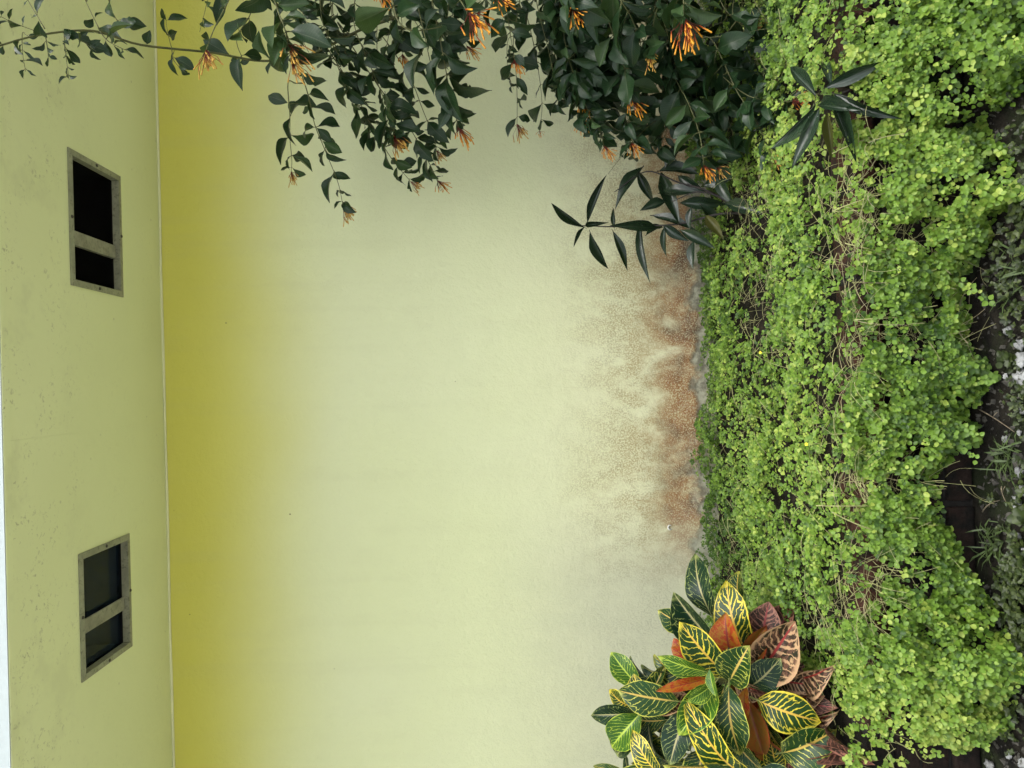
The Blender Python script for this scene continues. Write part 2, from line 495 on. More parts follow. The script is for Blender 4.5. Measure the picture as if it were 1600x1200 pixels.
mb = MB(); mb.box((-30, -14.0, -0.05), (30, 1.40, 0.012))  # unseen pale slab, added to bounce light up to soffit and wall
M['path'] = simple('bounce_concrete', (0.40, 0.39, 0.36), .9, .12, 6, .3, dirt=((.18, .18, .14), .5))
tag(mb.build('path', M['path']), kind='structure')
FY, RW, BX0, BX1 = 1.715, 0.10, -1.75, 1.95         # planter face, wall thickness, ends
bed = MB()
nx, ny = 150, 46
vs = []
for j in range(ny+1):
    for i in range(nx+1):
        x = BX0+.08 + (BX1-BX0-.16)*i/nx; y = FY+RW-.02 + (WY-.003-FY-RW+.02)*j/ny
        z = SOIL-0.02 + 0.02*noise.noise(Vector((x*7, y*7, 0))) + 0.008*noise.noise(Vector((x*30, y*30, 3)))
        vs.append((x, y, z))
bed.add(vs, [(j*(nx+1)+i, j*(nx+1)+i+1, (j+1)*(nx+1)+i+1, (j+1)*(nx+1)+i) for j in range(ny) for i in range(nx)])
tag(bed.build('planting_bed', M['bed'], None, True), kind='structure')

planter = empty('brick_planter', (0, FY, 0), 'low mould-darkened brick planter wall overgrown with trailing ground cover', 'planter')
mb = MB(); mb.box((BX0+.004, FY+.012, -0.05), (BX1-.004, FY+RW-.012, SOIL-.012))
mb.box((BX0+.012, FY+RW-.012, -0.05), (BX0+.09, WY-.002, SOIL-.012)); mb.box((BX1-.09, FY+RW-.012, -0.05), (BX1-.012, WY-.002, SOIL-.012))
mb.build('mortar_core', M['mortar'], planter)
CH = 0.0675
bm_red = [bevelled_box('brick', M['brick_red'], .196, RW+.014, CH-.006, .014, .0015, s) for s in range(3)]
bm_drk = [bevelled_box('brick', M['brick_dark'], .196, RW, CH-.009, .006, .0018, s+9) for s in range(3)]
brn = random.Random(5)
for c_ in range(4):
    off = 0.105 if c_ % 2 else 0.0
    x = BX0 + 0.1 + off
    while x < BX1 - .08:
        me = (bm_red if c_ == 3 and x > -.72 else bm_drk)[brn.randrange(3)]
        o = link('brick', me, planter)
        o.location = (x+brn.uniform(-.003, .003), FY+RW/2+brn.uniform(-.004, .004), CH*(c_+.5)+brn.uniform(-.002, .002))
        o.rotation_euler = (brn.uniform(-.02, .02), brn.uniform(-.012, .012), brn.uniform(-.02, .02))
        x += 0.208
for xe in (BX0+.05, BX1-.05):
    for c_ in range(4):
        y = FY+RW+.11+(.1 if c_ % 2 else 0)
        while y < WY-.1:
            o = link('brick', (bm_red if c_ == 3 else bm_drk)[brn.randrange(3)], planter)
            o.location = (xe, y, CH*(c_+.5)); o.rotation_euler = (0, 0, math.pi/2+brn.uniform(-.02, .02))
            y += .208

# ------------------------------------------------------------------ ground cover on the bed
def leaf_cloud(name, P, D, N, S, tint, mat, asp=0.86, fold=0.10):
    """many small ovate leaves as one mesh: P base, D direction, N normal, S length, tint 0..1"""
    n = len(P)
    T = np.array([(0,0,0), (-.36,.20,fold), (-.5,.48,fold*1.3), (-.34,.78,fold*.7), (0,1.0,-.08), (.34,.78,fold*.7), (.5,.48,fold*1.3), (.36,.20,fold)], dtype=np.float64)
    T[:, 0] *= asp
    Sd = np.cross(D, N)
    V = P[:, None, :] + S[:, None, None]*(T[None, :, 0:1]*Sd[:, None, :] + T[None, :, 1:2]*D[:, None, :] + T[None, :, 2:3]*N[:, None, :])
    V = V.reshape(-1, 3)
    F = np.array([(0,4,3,2), (0,2,1,1), (0,6,5,4), (0,7,6,6)])
    quads = np.array([(0,4,3,2), (0,6,5,4)]); tris = np.array([(0,2,1), (0,7,6)])
    base = (np.arange(n)*8)[:, None, None]
    Q = (quads[None]+base).reshape(-1, 4); Tt = (tris[None]+base).reshape(-1, 3)
    me = bpy.data.meshes.new(name)
    me.vertices.add(len(V)); me.vertices.foreach_set('co', V.astype(np.float32).ravel())
    nl = Q.size + Tt.size
    me.loops.add(nl)
    me.loops.foreach_set('vertex_index', np.concatenate([Q.ravel(), Tt.ravel()]).astype(np.int32))
    npoly = len(Q)+len(Tt)
    me.polygons.add(npoly)
    ls = np.concatenate([np.arange(len(Q))*4, Q.size + np.arange(len(Tt))*3]).astype(np.int32)
    me.polygons.foreach_set('loop_start', ls)
    at_ = me.attributes.new('tint', 'FLOAT', 'POINT')
    at_.data.foreach_set('value', np.repeat(tint, 8).astype(np.float32))
    me.materials.append(mat)
    me.update(calc_edges=True); me.validate()
    return me

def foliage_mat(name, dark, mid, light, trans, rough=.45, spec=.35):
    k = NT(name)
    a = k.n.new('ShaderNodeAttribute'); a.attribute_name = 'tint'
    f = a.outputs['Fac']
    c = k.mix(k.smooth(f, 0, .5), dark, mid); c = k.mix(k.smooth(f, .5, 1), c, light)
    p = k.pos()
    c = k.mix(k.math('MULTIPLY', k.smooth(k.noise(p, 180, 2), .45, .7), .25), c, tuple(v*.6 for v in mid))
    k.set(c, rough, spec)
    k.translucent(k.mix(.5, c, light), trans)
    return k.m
M['cover'] = foliage_mat('ground_cover_leaf', (0.030, 0.078, 0.010), (0.160, 0.285, 0.034), (0.38, 0.48, 0.090), .32)
M['stem'] = simple('ground_cover_stem', (0.33, 0.33, 0.14), .6, .25, 60)
M['stem_dry'] = simple('dry_stem', (0.30, 0.26, 0.15), .7, .3, 60)

def nz(x, y, s=1.0, o=0):
    return noise.noise(Vector((x*s+o, y*s-o, o*1.7)))
# how far down the planter face the trailing growth hangs (picture row -> picture column)
PROF = [(-400, 1625), (0, 1640), (100, 1625), (150, 1585), (200, 1548), (235, 1585), (300, 1597), (345, 1560), (400, 1545), (432, 1498), (500, 1512),
        (560, 1528), (592, 1552), (612, 1535), (640, 1502), (682, 1532), (720, 1482), (745, 1455), (770, 1468), (800, 1480), (830, 1484), (880, 1502),
        (920, 1530), (960, 1560), (1000, 1583), (1050, 1600), (1100, 1568), (1130, 1566), (1165, 1540), (1200, 1400), (1600, 1400)]
# thin patches where stems and brick show (px, py, rx, ry, thinning)
THIN = [(1345, 300, 55, 75, .80), (1330, 400, 26, 60, .85), (1420, 390, 60, 35, .6), (1325, 560, 22, 50, .8), (1325, 752, 26, 24, .92), (1395, 752, 60, 14, .75),
        (1335, 915, 48, 50, .82), (1290, 960, 40, 30, .5), (1180, 480, 26, 55, .72), (1165, 330, 40, 45, .7), (1290, 640, 20, 14, .6), (1440, 330, 60, 40, .35),
        (1420, 500, 50, 16, .7), (1440, 530, 60, 14, .6), (1260, 960, 30, 20, .4), (1230, 1000, 20, 20, .4), (1395, 830, 40, 16, .5)]
tips, axes, scl, tnt = [], [], [], []
def accept(pts, extra=None):
    A = np.array(pts)
    px, py = proj_np(A)
    keep = np.ones(len(A))
    for cx, cy, rx, ry, th in THIN:
        d = ((px-cx)/rx)**2 + ((py-cy)/ry)**2
        keep *= 1 - th*np.clip(1.35-d, 0, 1)
    lim = np.where(px < 1290, 1100, np.where(px < 1420, 1085+(px-1290)*.615, 1167))
    keep *= np.where(py > lim + 8*np.sin(px*.11), 0.12, 1)
    return nrg.random(len(A)) < keep, px, py
# over the bed
pts, nn = [], []
for _ in range(35000):
    x = rng.uniform(BX0+.1, BX1-.1); y = rng.uniform(FY-.03, WY-.015)
    hh = 0.052 + 0.050*nz(x, y, 3.0) + 0.045*nz(x, y, 9.0, 4)
    wall_gap = 0.05 + 0.055*nz(x, 0, 4.5, 9) + 0.03*nz(x, 0, 14, 2)
    if y > WY - max(wall_gap, 0): continue
    if nz(x, y, 11, 7) < -0.25 and rng.random() < .85: continue
    if nz(x, y, 30, 17) < -0.16 and rng.random() < .7: continue
    d = min(rng.expovariate(1/0.022), hh+.01)
    z = SOIL + max(hh, .012) - d
    pts.append((x, y, z))
    nn.append((nz(x, y, 6, 1)*.5+rng.gauss(0, .25), -.55+nz(x, y, 6, 2)*.4+rng.gauss(0, .25), .85))
# against the wall foot
for _ in range(900):
    x = rng.uniform(BX0+.1, BX1-.1)
    if nz(x, 0, 5, 33) < -0.05: continue
    up = max(0, .10*(nz(x, 0, 5, 33)+.15))
    pts.append((x, WY-.012-rng.random()*.05, SOIL+rng.random()*up)); nn.append((rng.gauss(0, .3), -.9, .4))
# curtain over the rim
pyk = np.array([a for a, b in PROF]); pxk = np.array([b for a, b in PROF])
for _ in range(31000):
    pg = rng.uniform(-420, 1330); x = (600-pg)*1.62/FPX
    Pl = float(np.interp(pg, pyk, pxk))
    Pl += 16*nz(x, 0, 16, 50) + 8*nz(x, 0, 40, 51)
    s_ = rng.random()**.9
    q = 1322 + s_*(Pl-1322)
    y = FY - .015 - (.02 + .06*math.sin(math.pi*min(.15+s_*.75, 1)) + .22*max(0, (Pl-1545)/80)*s_**1.3 + .035*nz(x, s_, 6, 5))*rng.uniform(.6, 1.1)
    y = min(y, (CAM.z-.012)*FPX/(q-764))
    pw = at(q, pg, y); z = max(pw.z, .008)
    if nz(x, s_*.3, 11, 21) < -0.20 and rng.random() < .85: continue
    if nz(x, s_*.3, 28, 24) < -0.2 and rng.random() < .7: continue
    if rng.random() > 1.25-.45*s_: continue
    if not (BX0-.05 < pw.x < BX1+.05): continue
    pts.append((pw.x, y, z)); nn.append((rng.gauss(0, .35)+nz(x, z, 7, 3)*.5, -.85, .55+rng.gauss(0, .22)))
ok, px, py = accept(pts)
A = np.array(pts)[ok]; NN = np.array(nn)[ok]
# loose trailing sprigs that hang clear of the mass
for (bx_, by_, tx_, ty_, nn_) in ((1500, 600, 1548, 592, 6), (1490, 660, 1530, 682, 6), (1500, 690, 1525, 718, 5), (1500, 900, 1535, 912, 5), (1470, 600, 1520, 575, 4),
                                  (1530, 1085, 1580, 1100, 7), (1500, 440, 1545, 470, 6), (1530, 320, 1590, 300, 7), (1545, 330, 1560, 215, 5), (1480, 1150, 1540, 1165, 5)):
    a, b = at(bx_, by_, 1.62), at(tx_, ty_, 1.60)
    add = np.array([a.lerp(b, t/(nn_-1)) for t in range(nn_)])
    A = np.vstack([A, add]); NN = np.vstack([NN, np.tile([0, -.8, .6], (nn_, 1))])
NN /= np.linalg.norm(NN, axis=1)[:, None]
px, py = proj_np(A)
P_, D_, N_, S_, T_ = [], [], [], [], []
LIGHT = [noise.noise(Vector(p*2.6)) for p in A]
for i in range(len(A)):
    if not (-260 < py[i] < 1460): continue
    c = Vector(A[i]); ax = Vector(NN[i])
    t1 = ax.cross(Vector((rng.gauss(0, 1), rng.gauss(0, 1), rng.gauss(0, 1)))).normalized(); t2 = ax.cross(t1)
    big = 1.0 + .10*min(1, max(-1, (px[i]-1330)/200))
    s0 = 0.0098*big*rng.choice((.55, .75, .9, 1.0, 1.1, 1.3))
    cnt = rng.choice((2, 3, 4, 4, 5)); a0 = rng.random()*6.283
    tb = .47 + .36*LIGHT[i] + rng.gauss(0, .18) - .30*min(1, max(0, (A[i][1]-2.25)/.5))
    for j in range(cnt):
        an = a0 + 6.283*j/cnt + rng.gauss(0, .25)
        o = t1*math.cos(an) + t2*math.sin(an)
        el = rng.uniform(.0, .55)
        d = o*math.cos(el) + ax*math.sin(el)
        nrm = ax*math.cos(el) - o*math.sin(el)
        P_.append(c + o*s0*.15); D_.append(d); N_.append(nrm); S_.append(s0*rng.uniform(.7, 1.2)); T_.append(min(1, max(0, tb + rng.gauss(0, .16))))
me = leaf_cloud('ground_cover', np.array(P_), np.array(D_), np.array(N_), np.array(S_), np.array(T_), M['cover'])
tag(link('ground_cover', me), 'bright green small-leaved creeping ground cover spilling over the planter', 'ground cover', kind='stuff')
# its stems
mb = MB()
def arc(a, b, sag, n=5):
    a, b = Vector(a), Vector(b); mid = (a+b)/2 + Vector(sag)
    return [(a*(1-t)**2 + mid*2*t*(1-t) + b*t*t) for t in (i/n for i in range(n+1))]
def stem_at(x, y, z, ln, r, mi=0, dirv=None):
    d = dirv or Vector((rng.gauss(0, .8), rng.gauss(-.6, .7), rng.gauss(-.1, .25))).normalized()
    b = Vector((x, y, z)) + d*ln
    sag = Vector((rng.gauss(0, .2), rng.gauss(0, .15), rng.uniform(.0, .35)))*ln
    mb.tube(arc((x, y, z), b, sag, 5), [r*1.1]*3+[r*.8]*3, 3, mi, False)
for _ in range(900):
    x = rng.uniform(-1.4, 1.5); y = rng.uniform(FY-.02, WY-.1)
    stem_at(x, y, SOIL+.02+rng.random()*.035, rng.uniform(.04, .13), rng.uniform(.0004, .0008), 0)
for cx, cy, rx, ry, th in THIN:
    for _ in range(int(60*th*(rx*ry)**.5/30)):
        qx, qy = cx+rng.gauss(0, .75)*rx, cy+rng.gauss(0, .75)*ry
        p = atz(qx, qy, SOIL+.035) if qx < 1345 else at(qx, qy, FY-.05)
        stem_at(p.x, p.y, p.z+rng.uniform(-.02, .02), rng.uniform(.04, .11), rng.uniform(.0004, .0008), rng.choice((0, 0, 0, 1)), Vector((rng.gauss(0, .9), -rng.random()*.7, rng.gauss(-.25, .35))).normalized())
for _ in range(260):
    x = rng.uniform(-.85, 1.1); z = rng.uniform(.18, .30)
    stem_at(x, FY-.02-rng.random()*.05, z, rng.uniform(.03, .07), rng.uniform(.0004, .0009), 0, Vector((rng.gauss(0, .6), -.3, -rng.random())).normalized())
for a, b in (((1395, 265), (1500, 345)), ((1410, 260), (1440, 295)), ((1300, 800), (1370, 830)), ((1275, 790), (1370, 790)), ((1335, 500), (1430, 495)), ((1300, 240), (1390, 205)), ((1320, 380), (1385, 395)), ((1300, 330), (1390, 300))):
    p, q = at(*a, FY-.075), at(*b, FY-.085)
    mb.tube(arc(p, q, (0, -.01, .015), 7), .0012, 4, 0)
tag(mb.build('ground_cover_stems', [M['stem'], M['stem_dry']], None, True), 'tangle of thin pale stems among the green ground cover', 'stems', kind='stuff')

# ------------------------------------------------------------------ leaf templates
def leaf_mesh(name, mats, prof, nl=9, na=2, curl=.12, fold=.10, wave=0.0, twist=0.0, petiole=0.0, seed=0, bite=0, bend=0.0):
    """unit leaf along +Y, half width .5 at profile 1, upper side +Z; prof = [(t, halfwidth)]"""
    r = random.Random(seed)
    ts = [i/nl for i in range(nl+1)]
    kx, ky = [a for a, b in prof], [b for a, b in prof]
    w1, w2 = r.uniform(0, 6), r.uniform(0, 6)
    vs, uv, fs = [], [], []
    bites = [(r.uniform(.4, .85), r.choice((-1, 1)), r.uniform(.3, .65)) for _ in range(bite)]
    for t in ts:
        hw = float(np.interp(t, kx, ky))
        zc = -curl*(t**2) + bend*math.sin(t*math.pi)
        tw = twist*t
        for j in range(-na, na+1):
            u = j/na
            h = hw
            for bt, bs, bd in bites:
                if abs(t-bt) < .10 and u*bs > 0: h = hw*(1-bd*(1-abs(t-bt)/.10))
            x = .5*h*u
            z = abs(u)*fold*h + wave*math.sin(t*11+(w1 if u > 0 else w2))*abs(u)**2
            X = x*math.cos(tw) - z*math.sin(tw); Z = x*math.sin(tw) + z*math.cos(tw)
            vs.append((X, t, zc+Z)); uv.append((.5+.5*u, t))
    k = 2*na+1
    for i in range(nl):
        for j in range(2*na):
            fs.append((i*k+j, i*k+j+1, (i+1)*k+j+1, (i+1)*k+j))
    mb = MB(); mb.add(vs, fs, 0, uv)
    if petiole:
        mb.tube([(0, -petiole, -petiole*.25), (0, 0, -.004), (0, .30, -curl*.09-.006+bend*math.sin(.3*math.pi))], [.022, .016, .006], 5, 1)
    return mb.mesh(name, mats, True)

def leaf_matrix(P, d, nrm, L, W):
    d = Vector(d).normalized(); nrm = Vector(nrm); nrm = (nrm - d*nrm.dot(d))
    if nrm.length < 1e-4: nrm = d.orthogonal()
    nrm.normalize(); sd = d.cross(nrm)
    m = Matrix((sd*W, d*L, nrm*L)).transposed().to_4x4()
    m.translation = P
    return m

def leaf_material(name, c1, c2, vein, vein_amt, rough, trans, nv=16, slope=.35, spec=.32, glints=None):
    k = NT(name)
    u, v, _ = k.sep(k.uv())
    a = k.math('ABSOLUTE', k.math('SUBTRACT', u, .5))
    p = k.pos()
    c = k.mix(k.rand(), c1, c2)
    c = k.mix(k.math('MULTIPLY', k.smooth(k.noise(p, 60, 3), .35, .7), .35), c, tuple(x*.55 for x in c1))
    ph = k.math('FRACT', k.math('MULTIPLY', k.math('SUBTRACT', v, k.math('MULTIPLY', a, slope)), nv))
    ln = k.smooth(k.math('ABSOLUTE', k.math('SUBTRACT', ph, .5)), .10, .02)
    mid = k.smooth(a, .035, .012)
    f = k.math('MAXIMUM', k.math('MULTIPLY', ln, .45), mid)
    c = k.mix(k.math('MULTIPLY', f, vein_amt), c, vein)
    if glints:
        s = k.smooth(k.voro(p, 70), .10, .06)  # pale specks: gloss highlights put into the leaf colour
        c = k.mix(k.math('MULTIPLY', s, k.smooth(k.noise(p, 25, 2), .52, .6)), c, glints)
    k.set(c, rough, spec)
    k.bump(k.math('SUBTRACT', 1.0, f), .25, .002)
    k.translucent(k.mix(.5, c, (0.10, 0.17, 0.02)), trans)
    return k.m
M['fire_leaf'] = leaf_material('firebush_leaf', (0.0110, 0.0330, 0.0120), (0.0190, 0.0480, 0.0140), (0.0493, 0.0725, 0.0348), 1.0, .34, .10)
M['fire_young'] = leaf_material('firebush_young_leaf', (0.0403, 0.0837, 0.0279), (0.0527, 0.0961, 0.0310), (0.0930, 0.1364, 0.0558), .8, .38, .18)
M['fire_stem'] = simple('firebush_stem', (0.0975, 0.1050, 0.0375), .6, .3, 25)
M['fire_wood'] = simple('firebush_wood', (0.0595, 0.0455, 0.0245), .8, .3, 25, .4)
M['pedicel'] = simple('flower_stalk_red', (0.1400, 0.0210, 0.0126), .5, .3, 80)
k = NT('flower_tube_orange'); p = k.pos()
u, v, _ = k.sep(k.uv())
k.set(k.mix(k.smooth(v, .05, .75), (0.34, 0.040, 0.010), (0.72, 0.32, 0.022)), .45, .4)
k.translucent((0.6, 0.25, 0.03), .15)
M['tube'] = k.m
k = NT('flower_tube_faded')
u, v, _ = k.sep(k.uv())
k.set(k.mix(k.smooth(v, .05, .8), (0.28, 0.085, 0.025), (0.55, 0.33, 0.06)), .5, .4)
M['tube_dull'] = k.m

# ------------------------------------------------------------------ firebush
bush_base = Vector((1.62, 2.42, SOIL-.02))
bush = empty('firebush', bush_base, 'large dark green shrub with orange tubular flowers leaning in along the wall', 'shrub')
PROFILE_F = [(0, .05), (.07, .12), (.20, .42), (.36, .78), (.52, 1.0), (.66, .95), (.78, .72), (.88, .40), (.95, .16), (1, .0)]
PROFILE_O = [(0, .05), (.06, .18), (.18, .58), (.36, .94), (.5, 1.0), (.66, .92), (.8, .64), (.92, .25), (1, .0)]
fire_meshes = []
for s in range(8):
    fire_meshes.append(leaf_mesh('leaf', [M['fire_leaf'], M['fire_stem']], PROFILE_F if s % 3 else PROFILE_O, 10, 2, (.05, .30, .12, .45, .02, .20, .60, .10)[s], (.06, .14, .20, .10, .03, .22, .12, .16)[s],
                                 .03, rng.uniform(-.35, .35), .10, s, (0, 0, 0, 1, 0, 2, 0, 1)[s], rng.uniform(-.03, .08)))
young_meshes = [leaf_mesh('leaf', [M['fire_young'], M['fire_stem']], PROFILE_F, 8, 2, .2, .25, .02, .3*s, .10, 40+s) for s in range(2)]
flower_meshes = []
for s in range(6):
    r = random.Random(60+s); mb = MB()
    dull = s in (1, 4)
    for i in range(26 if s < 4 else 17):
        a = r.uniform(0, 6.283); sp = min(abs(r.gauss(0, .62)), 1.5)
        d = Vector((math.sin(sp)*math.cos(a), math.cos(sp), math.sin(sp)*math.sin(a)))
        L1 = r.uniform(.22, .62); p1 = d*L1 + Vector((r.gauss(0, .03), 0, r.gauss(0, .03)))
        mb.tube([(0, 0, 0), p1*.55+Vector((0, .04, 0)), p1], [.011, .008, .009], 4, 0)
        d2 = (d + Vector((r.gauss(0, .25), .35, r.gauss(0, .25)))).normalized()
        L2 = r.uniform(.14, .48); b0 = len(mb.v)
        mb.tube([p1, p1+d2*L2*.4, p1+d2*L2*.92, p1+d2*L2], [.012, .019, .025, .014], 5, 1)
        for q in range(4):
            for e in range(5): mb.uv[b0+q*5+e] = (0, (0, .4, .92, 1)[q])
    flower_meshes.append(mb.mesh('flower_cluster', [M['pedicel'], M['tube_dull'] if dull else M['tube']], True))

canes = []
for (tx, ty, tz, rr) in ((1.30, 2.30, 1.95, .011), (1.42, 2.15, 1.55, .012), (1.35, 2.55, 1.25, .011), (1.40, 2.2, .95, .010), (1.25, 1.95, .75, .008), (1.38, 2.6, .7, .008), (1.42, 2.6, 2.1, .009)):
    b = bush_base + Vector((rng.uniform(-.05, .05), rng.uniform(-.05, .05), 0))
    t = Vector((tx, ty, tz))
    pts = catmull([b, b.lerp(t, .35)+Vector((.06, 0, .08)), b.lerp(t, .7)+Vector((.05, 0, .05)), t], 6)
    mb = MB(); mb.tube(pts, [rr*(1.5-.8*i/(len(pts)-1)) for i in range(len(pts))], 7)
    mb.build('cane', M['fire_wood'], bush, True); canes.append(pts)

# branches: list of (px, py, depth), flower (size px or 0, variant), leaf length px, node spacing px, stem radius mm, options
B = []
def br(pts, fl=None, leaf=52, step=30, rad=1.8, young=0, dens=2.4, start=0.0):
    B.append((pts, fl, leaf, step, rad, young, dens, start))
# the long shoot that climbs past the eave
br([(690, -70, 2.42), (640, 12, 2.40), (560, 48, 2.38), (482, 86, 2.34), (410, 95, 2.28), (330, 82, 2.18), (220, 70, 2.05), (145, 48, 1.95), (60, 55, 1.84), (-10, 74, 1.76)], None, 42, 50, 4.2, 0, 1.4, .30)
for tw in (([(268, 74, 2.10), (262, 50, 2.10), (258, 22, 2.09)], 46, 40), ([(268, 74, 2.10), (272, 95, 2.09), (290, 114, 2.08)], 34, 22), ([(100, 50, 1.90), (102, 80, 1.90), (108, 125, 1.90)], 22, 13), ([(70, 50, 1.86), (74, 75, 1.86), (76, 95, 1.86)], 22, 14),
           ([(35, 52, 1.83), (35, 80, 1.82), (40, 112, 1.82)], 22, 14), ([(155, 48, 1.96), (170, 65, 1.95), (200, 80, 1.94)], 40, 16), ([(100, 50, 1.90), (125, 62, 1.9), (150, 80, 1.9)], 34, 18), ([(155, 45, 1.96), (140, 15, 1.97), (128, -12, 1.98)], 26, 60),
           ([(70, 45, 1.86), (52, 15, 1.87), (38, -10, 1.88)], 24, 60), ([(60, 50, 1.85), (20, 35, 1.84), (-6, 22, 1.83)], 24, 18), ([(175, 45, 1.98), (185, 32, 1.98), (205, 30, 1.98)], 40, 26)):
    br(tw[0], None, tw[1]*1.15, tw[2], 1.1, 0, 2.0, .15)
br([(372, -40, 2.15), (355, 5, 2.10), (336, 42, 2.06), (322, 78, 2.04)], (52, 1), 44, 34, 2.4, 1, 1.8)
br([(330, -30, 2.15), (322, 10, 2.12), (312, 50, 2.10)], None, 34, 22, 1.2, 1, 2)
br([(400, -30, 2.1), (392, 20, 2.1), (370, 60, 2.1), (380, 95, 2.12)], None, 62, 30, 1.8, 0, 2.0)
br([(420, -40, 2.05), (432, 10, 2.02), (445, 45, 2.00), (450, 70, 2.00)], (62, 4), 66, 22, 2.4, 1, 2.6)
br([(450, 60, 2.02), (455, 92, 2.02)], (50, 4), 60, 18, 2.0, 0, 2.4)
br([(462, 90, 2.10), (482, 150, 2.25), (492, 195, 2.40), (508, 235, 2.52), (528, 285, 2.60), (536, 322, 2.62)], (34, 1), 44, 27, 1.7, 0, 2.3)
br([(450, 130, 2.2), (453, 180, 2.42), (453, 215, 2.55), (456, 250, 2.60), (455, 268, 2.61)], (26, 1), 44, 26, 1.6, 0, 2.2)
br([(495, 50, 2.40), (545, 128, 2.46), (580, 195, 2.52), (612, 248, 2.60), (642, 284, 2.66)], (26, 1), 42, 21, 1.8, 0, 2.6)
br([(530, 40, 2.40), (588, 130, 2.46), (640, 200, 2.54), (668, 250, 2.62), (684, 282, 2.68)], (28, 0), 42, 21, 1.8, 0, 2.6)
br([(560, 60, 2.36), (598, 150, 2.40), (612, 190, 2.40), (616, 212, 2.40)], (42, 1), 50, 20, 1.8, 0, 2.6)
br([(520, 70, 2.45), (530, 110, 2.45), (560, 165, 2.5), (590, 215, 2.56)], None, 44, 20, 1.6, 0, 2.6)
br([(590, 30, 2.5), (590, 85, 2.5), (605, 130, 2.52), (640, 150, 2.53)], None, 40, 26, 1.4, 0, 2.4)
br([(600, 60, 2.50), (640, 120, 2.5), (660, 170, 2.5), (678, 215, 2.55), (682, 235, 2.56)], (26, 1), 44, 24, 1.6, 0, 2.5)
br([(660, -60, 2.2), (680, 25, 2.2), (694, 95, 2.24), (704, 150, 2.30), (716, 198, 2.36)], (40, 0), 60, 30, 2.2, 0, 2.6)
br([(700, -40, 2.1), (722, 5, 2.04), (732, 20, 2.02)], (66, 2), 58, 22, 2.4, 1, 2.4)
br([(752, -60, 2.05), (770, -20, 2.02), (778, -8, 2.0)], (44, 2), 52, 22, 2.2, 1, 2.2)
br([(590, -60, 2.2), (612, 0, 2.12), (622, 32, 2.10), (645, 48, 2.10), (690, 42, 2.12)], None, 70, 34, 3.0, 0, 2.0)
br([(575, -60, 2.3), (590, -30, 2.2), (592, -14, 2.18)], (40, 0), 50, 20, 2.0, 0, 2.0)
br([(640, -30, 2.25), (660, 40, 2.25), (672, 95, 2.26), (690, 160, 2.30)], None, 66, 36, 2.0, 0, 1.8)
br([(520, -40, 2.4), (520, 20, 2.4), (535, 70, 2.42), (548, 100, 2.44)], None, 44, 20, 1.8, 0, 2.6)
br([(460, -40, 2.3), (470, 10, 2.3), (480, 40, 2.32)], None, 46, 18, 1.8, 0, 2.6)
br([(560, -40, 2.3), (552, 20, 2.32), (560, 60, 2.34), (580, 90, 2.36)], None, 46, 18, 1.8, 0, 2.6)
br([(620, -40, 2.4), (610, 40, 2.42), (600, 90, 2.45)], None, 46, 20, 1.6, 0, 2.4)
br([(700, -40, 2.35), (700, 20, 2.35), (690, 60, 2.36), (700, 90, 2.36)], None, 60, 22, 1.8, 0, 2.4)
br([(812, -50, 2.3), (812, 0, 2.3), (802, 65, 2.34), (806, 110, 2.40), (808, 150, 2.46), (808, 194, 2.50)], (32, 1), 46, 32, 1.6, 0, 2.2)
br([(822, 20, 2.36), (834, 70, 2.42), (842, 115, 2.48), (847, 165, 2.55), (843, 204, 2.58)], (14, 5), 44, 28, 1.4, 0, 2.0)
br([(795, 60, 2.45), (792, 90, 2.48), (796, 120, 2.5), (803, 140, 2.5)], None, 20, 14, .9, 0, 2)
br([(880, -60, 2.1), (892, -10, 2.08), (894, 14, 2.06)], (40, 0), 62, 26, 2.2, 0, 2.4)
br([(895, 20, 2.2), (902, 60, 2.26), (908, 110, 2.32), (910, 155, 2.36), (907, 186, 2.38)], (30, 0), 58, 28, 2.0, 0, 2.6)
br([(850, -40, 2.35), (862, 30, 2.38), (866, 80, 2.42), (875, 120, 2.44), (872, 165, 2.48)], None, 52, 22, 1.8, 0, 2.6)
br([(830, -40, 2.3), (842, 20, 2.3), (855, 70, 2.34), (864, 110, 2.36)], None, 70, 34, 1.8, 0, 1.6)
br([(925, -60, 2.1), (940, 0, 2.12), (962, 65, 2.16), (980, 120, 2.20), (986, 152, 2.22)], (40, 0), 58, 26, 2.2, 0, 2.6)
br([(900, -20, 2.4), (930, 60, 2.42), (945, 120, 2.46), (950, 165, 2.5), (940, 215, 2.54)], None, 46, 20, 1.8, 0, 2.6)
br([(960, 40, 2.4), (975, 110, 2.42), (980, 180, 2.46), (990, 230, 2.5)], None, 44, 20, 1.6, 0, 2.6)
br([(955, -60, 2.05), (965, -10, 2.05), (985, 25, 2.08), (1000, 60, 2.1)], None, 70, 26, 2.0, 0, 2.4)
br([(1066, -60, 1.95), (1068, -5, 1.94), (1068, 28, 1.94)], (66, 2), 58, 18, 2.4, 1, 2.8)
br([(1030, -20, 2.1), (1022, 30, 2.1), (1016, 70, 2.12), (1014, 84, 2.12)], (34, 1), 46, 18, 1.8, 1, 2.4)
br([(1085, -40, 1.95), (1090, -10, 1.94), (1100, 15, 1.94)], None, 40, 16, 1.6, 1, 2.6)
br([(1010, 40, 2.25), (1045, 105, 2.25), (1075, 160, 2.22), (1093, 210, 2.20), (1100, 258, 2.18)], (34, 0), 60, 24, 2.0, 0, 2.6)
br([(1085, 190, 2.3), (1105, 225, 2.26), (1120, 262, 2.22)], (28, 4), 46, 20, 1.6, 0, 2.4)
br([(1110, 60, 2.2), (1150, 140, 2.14), (1182, 190, 2.10), (1206, 242, 2.06)], (36, 4), 52, 24, 1.8, 0, 2.6)
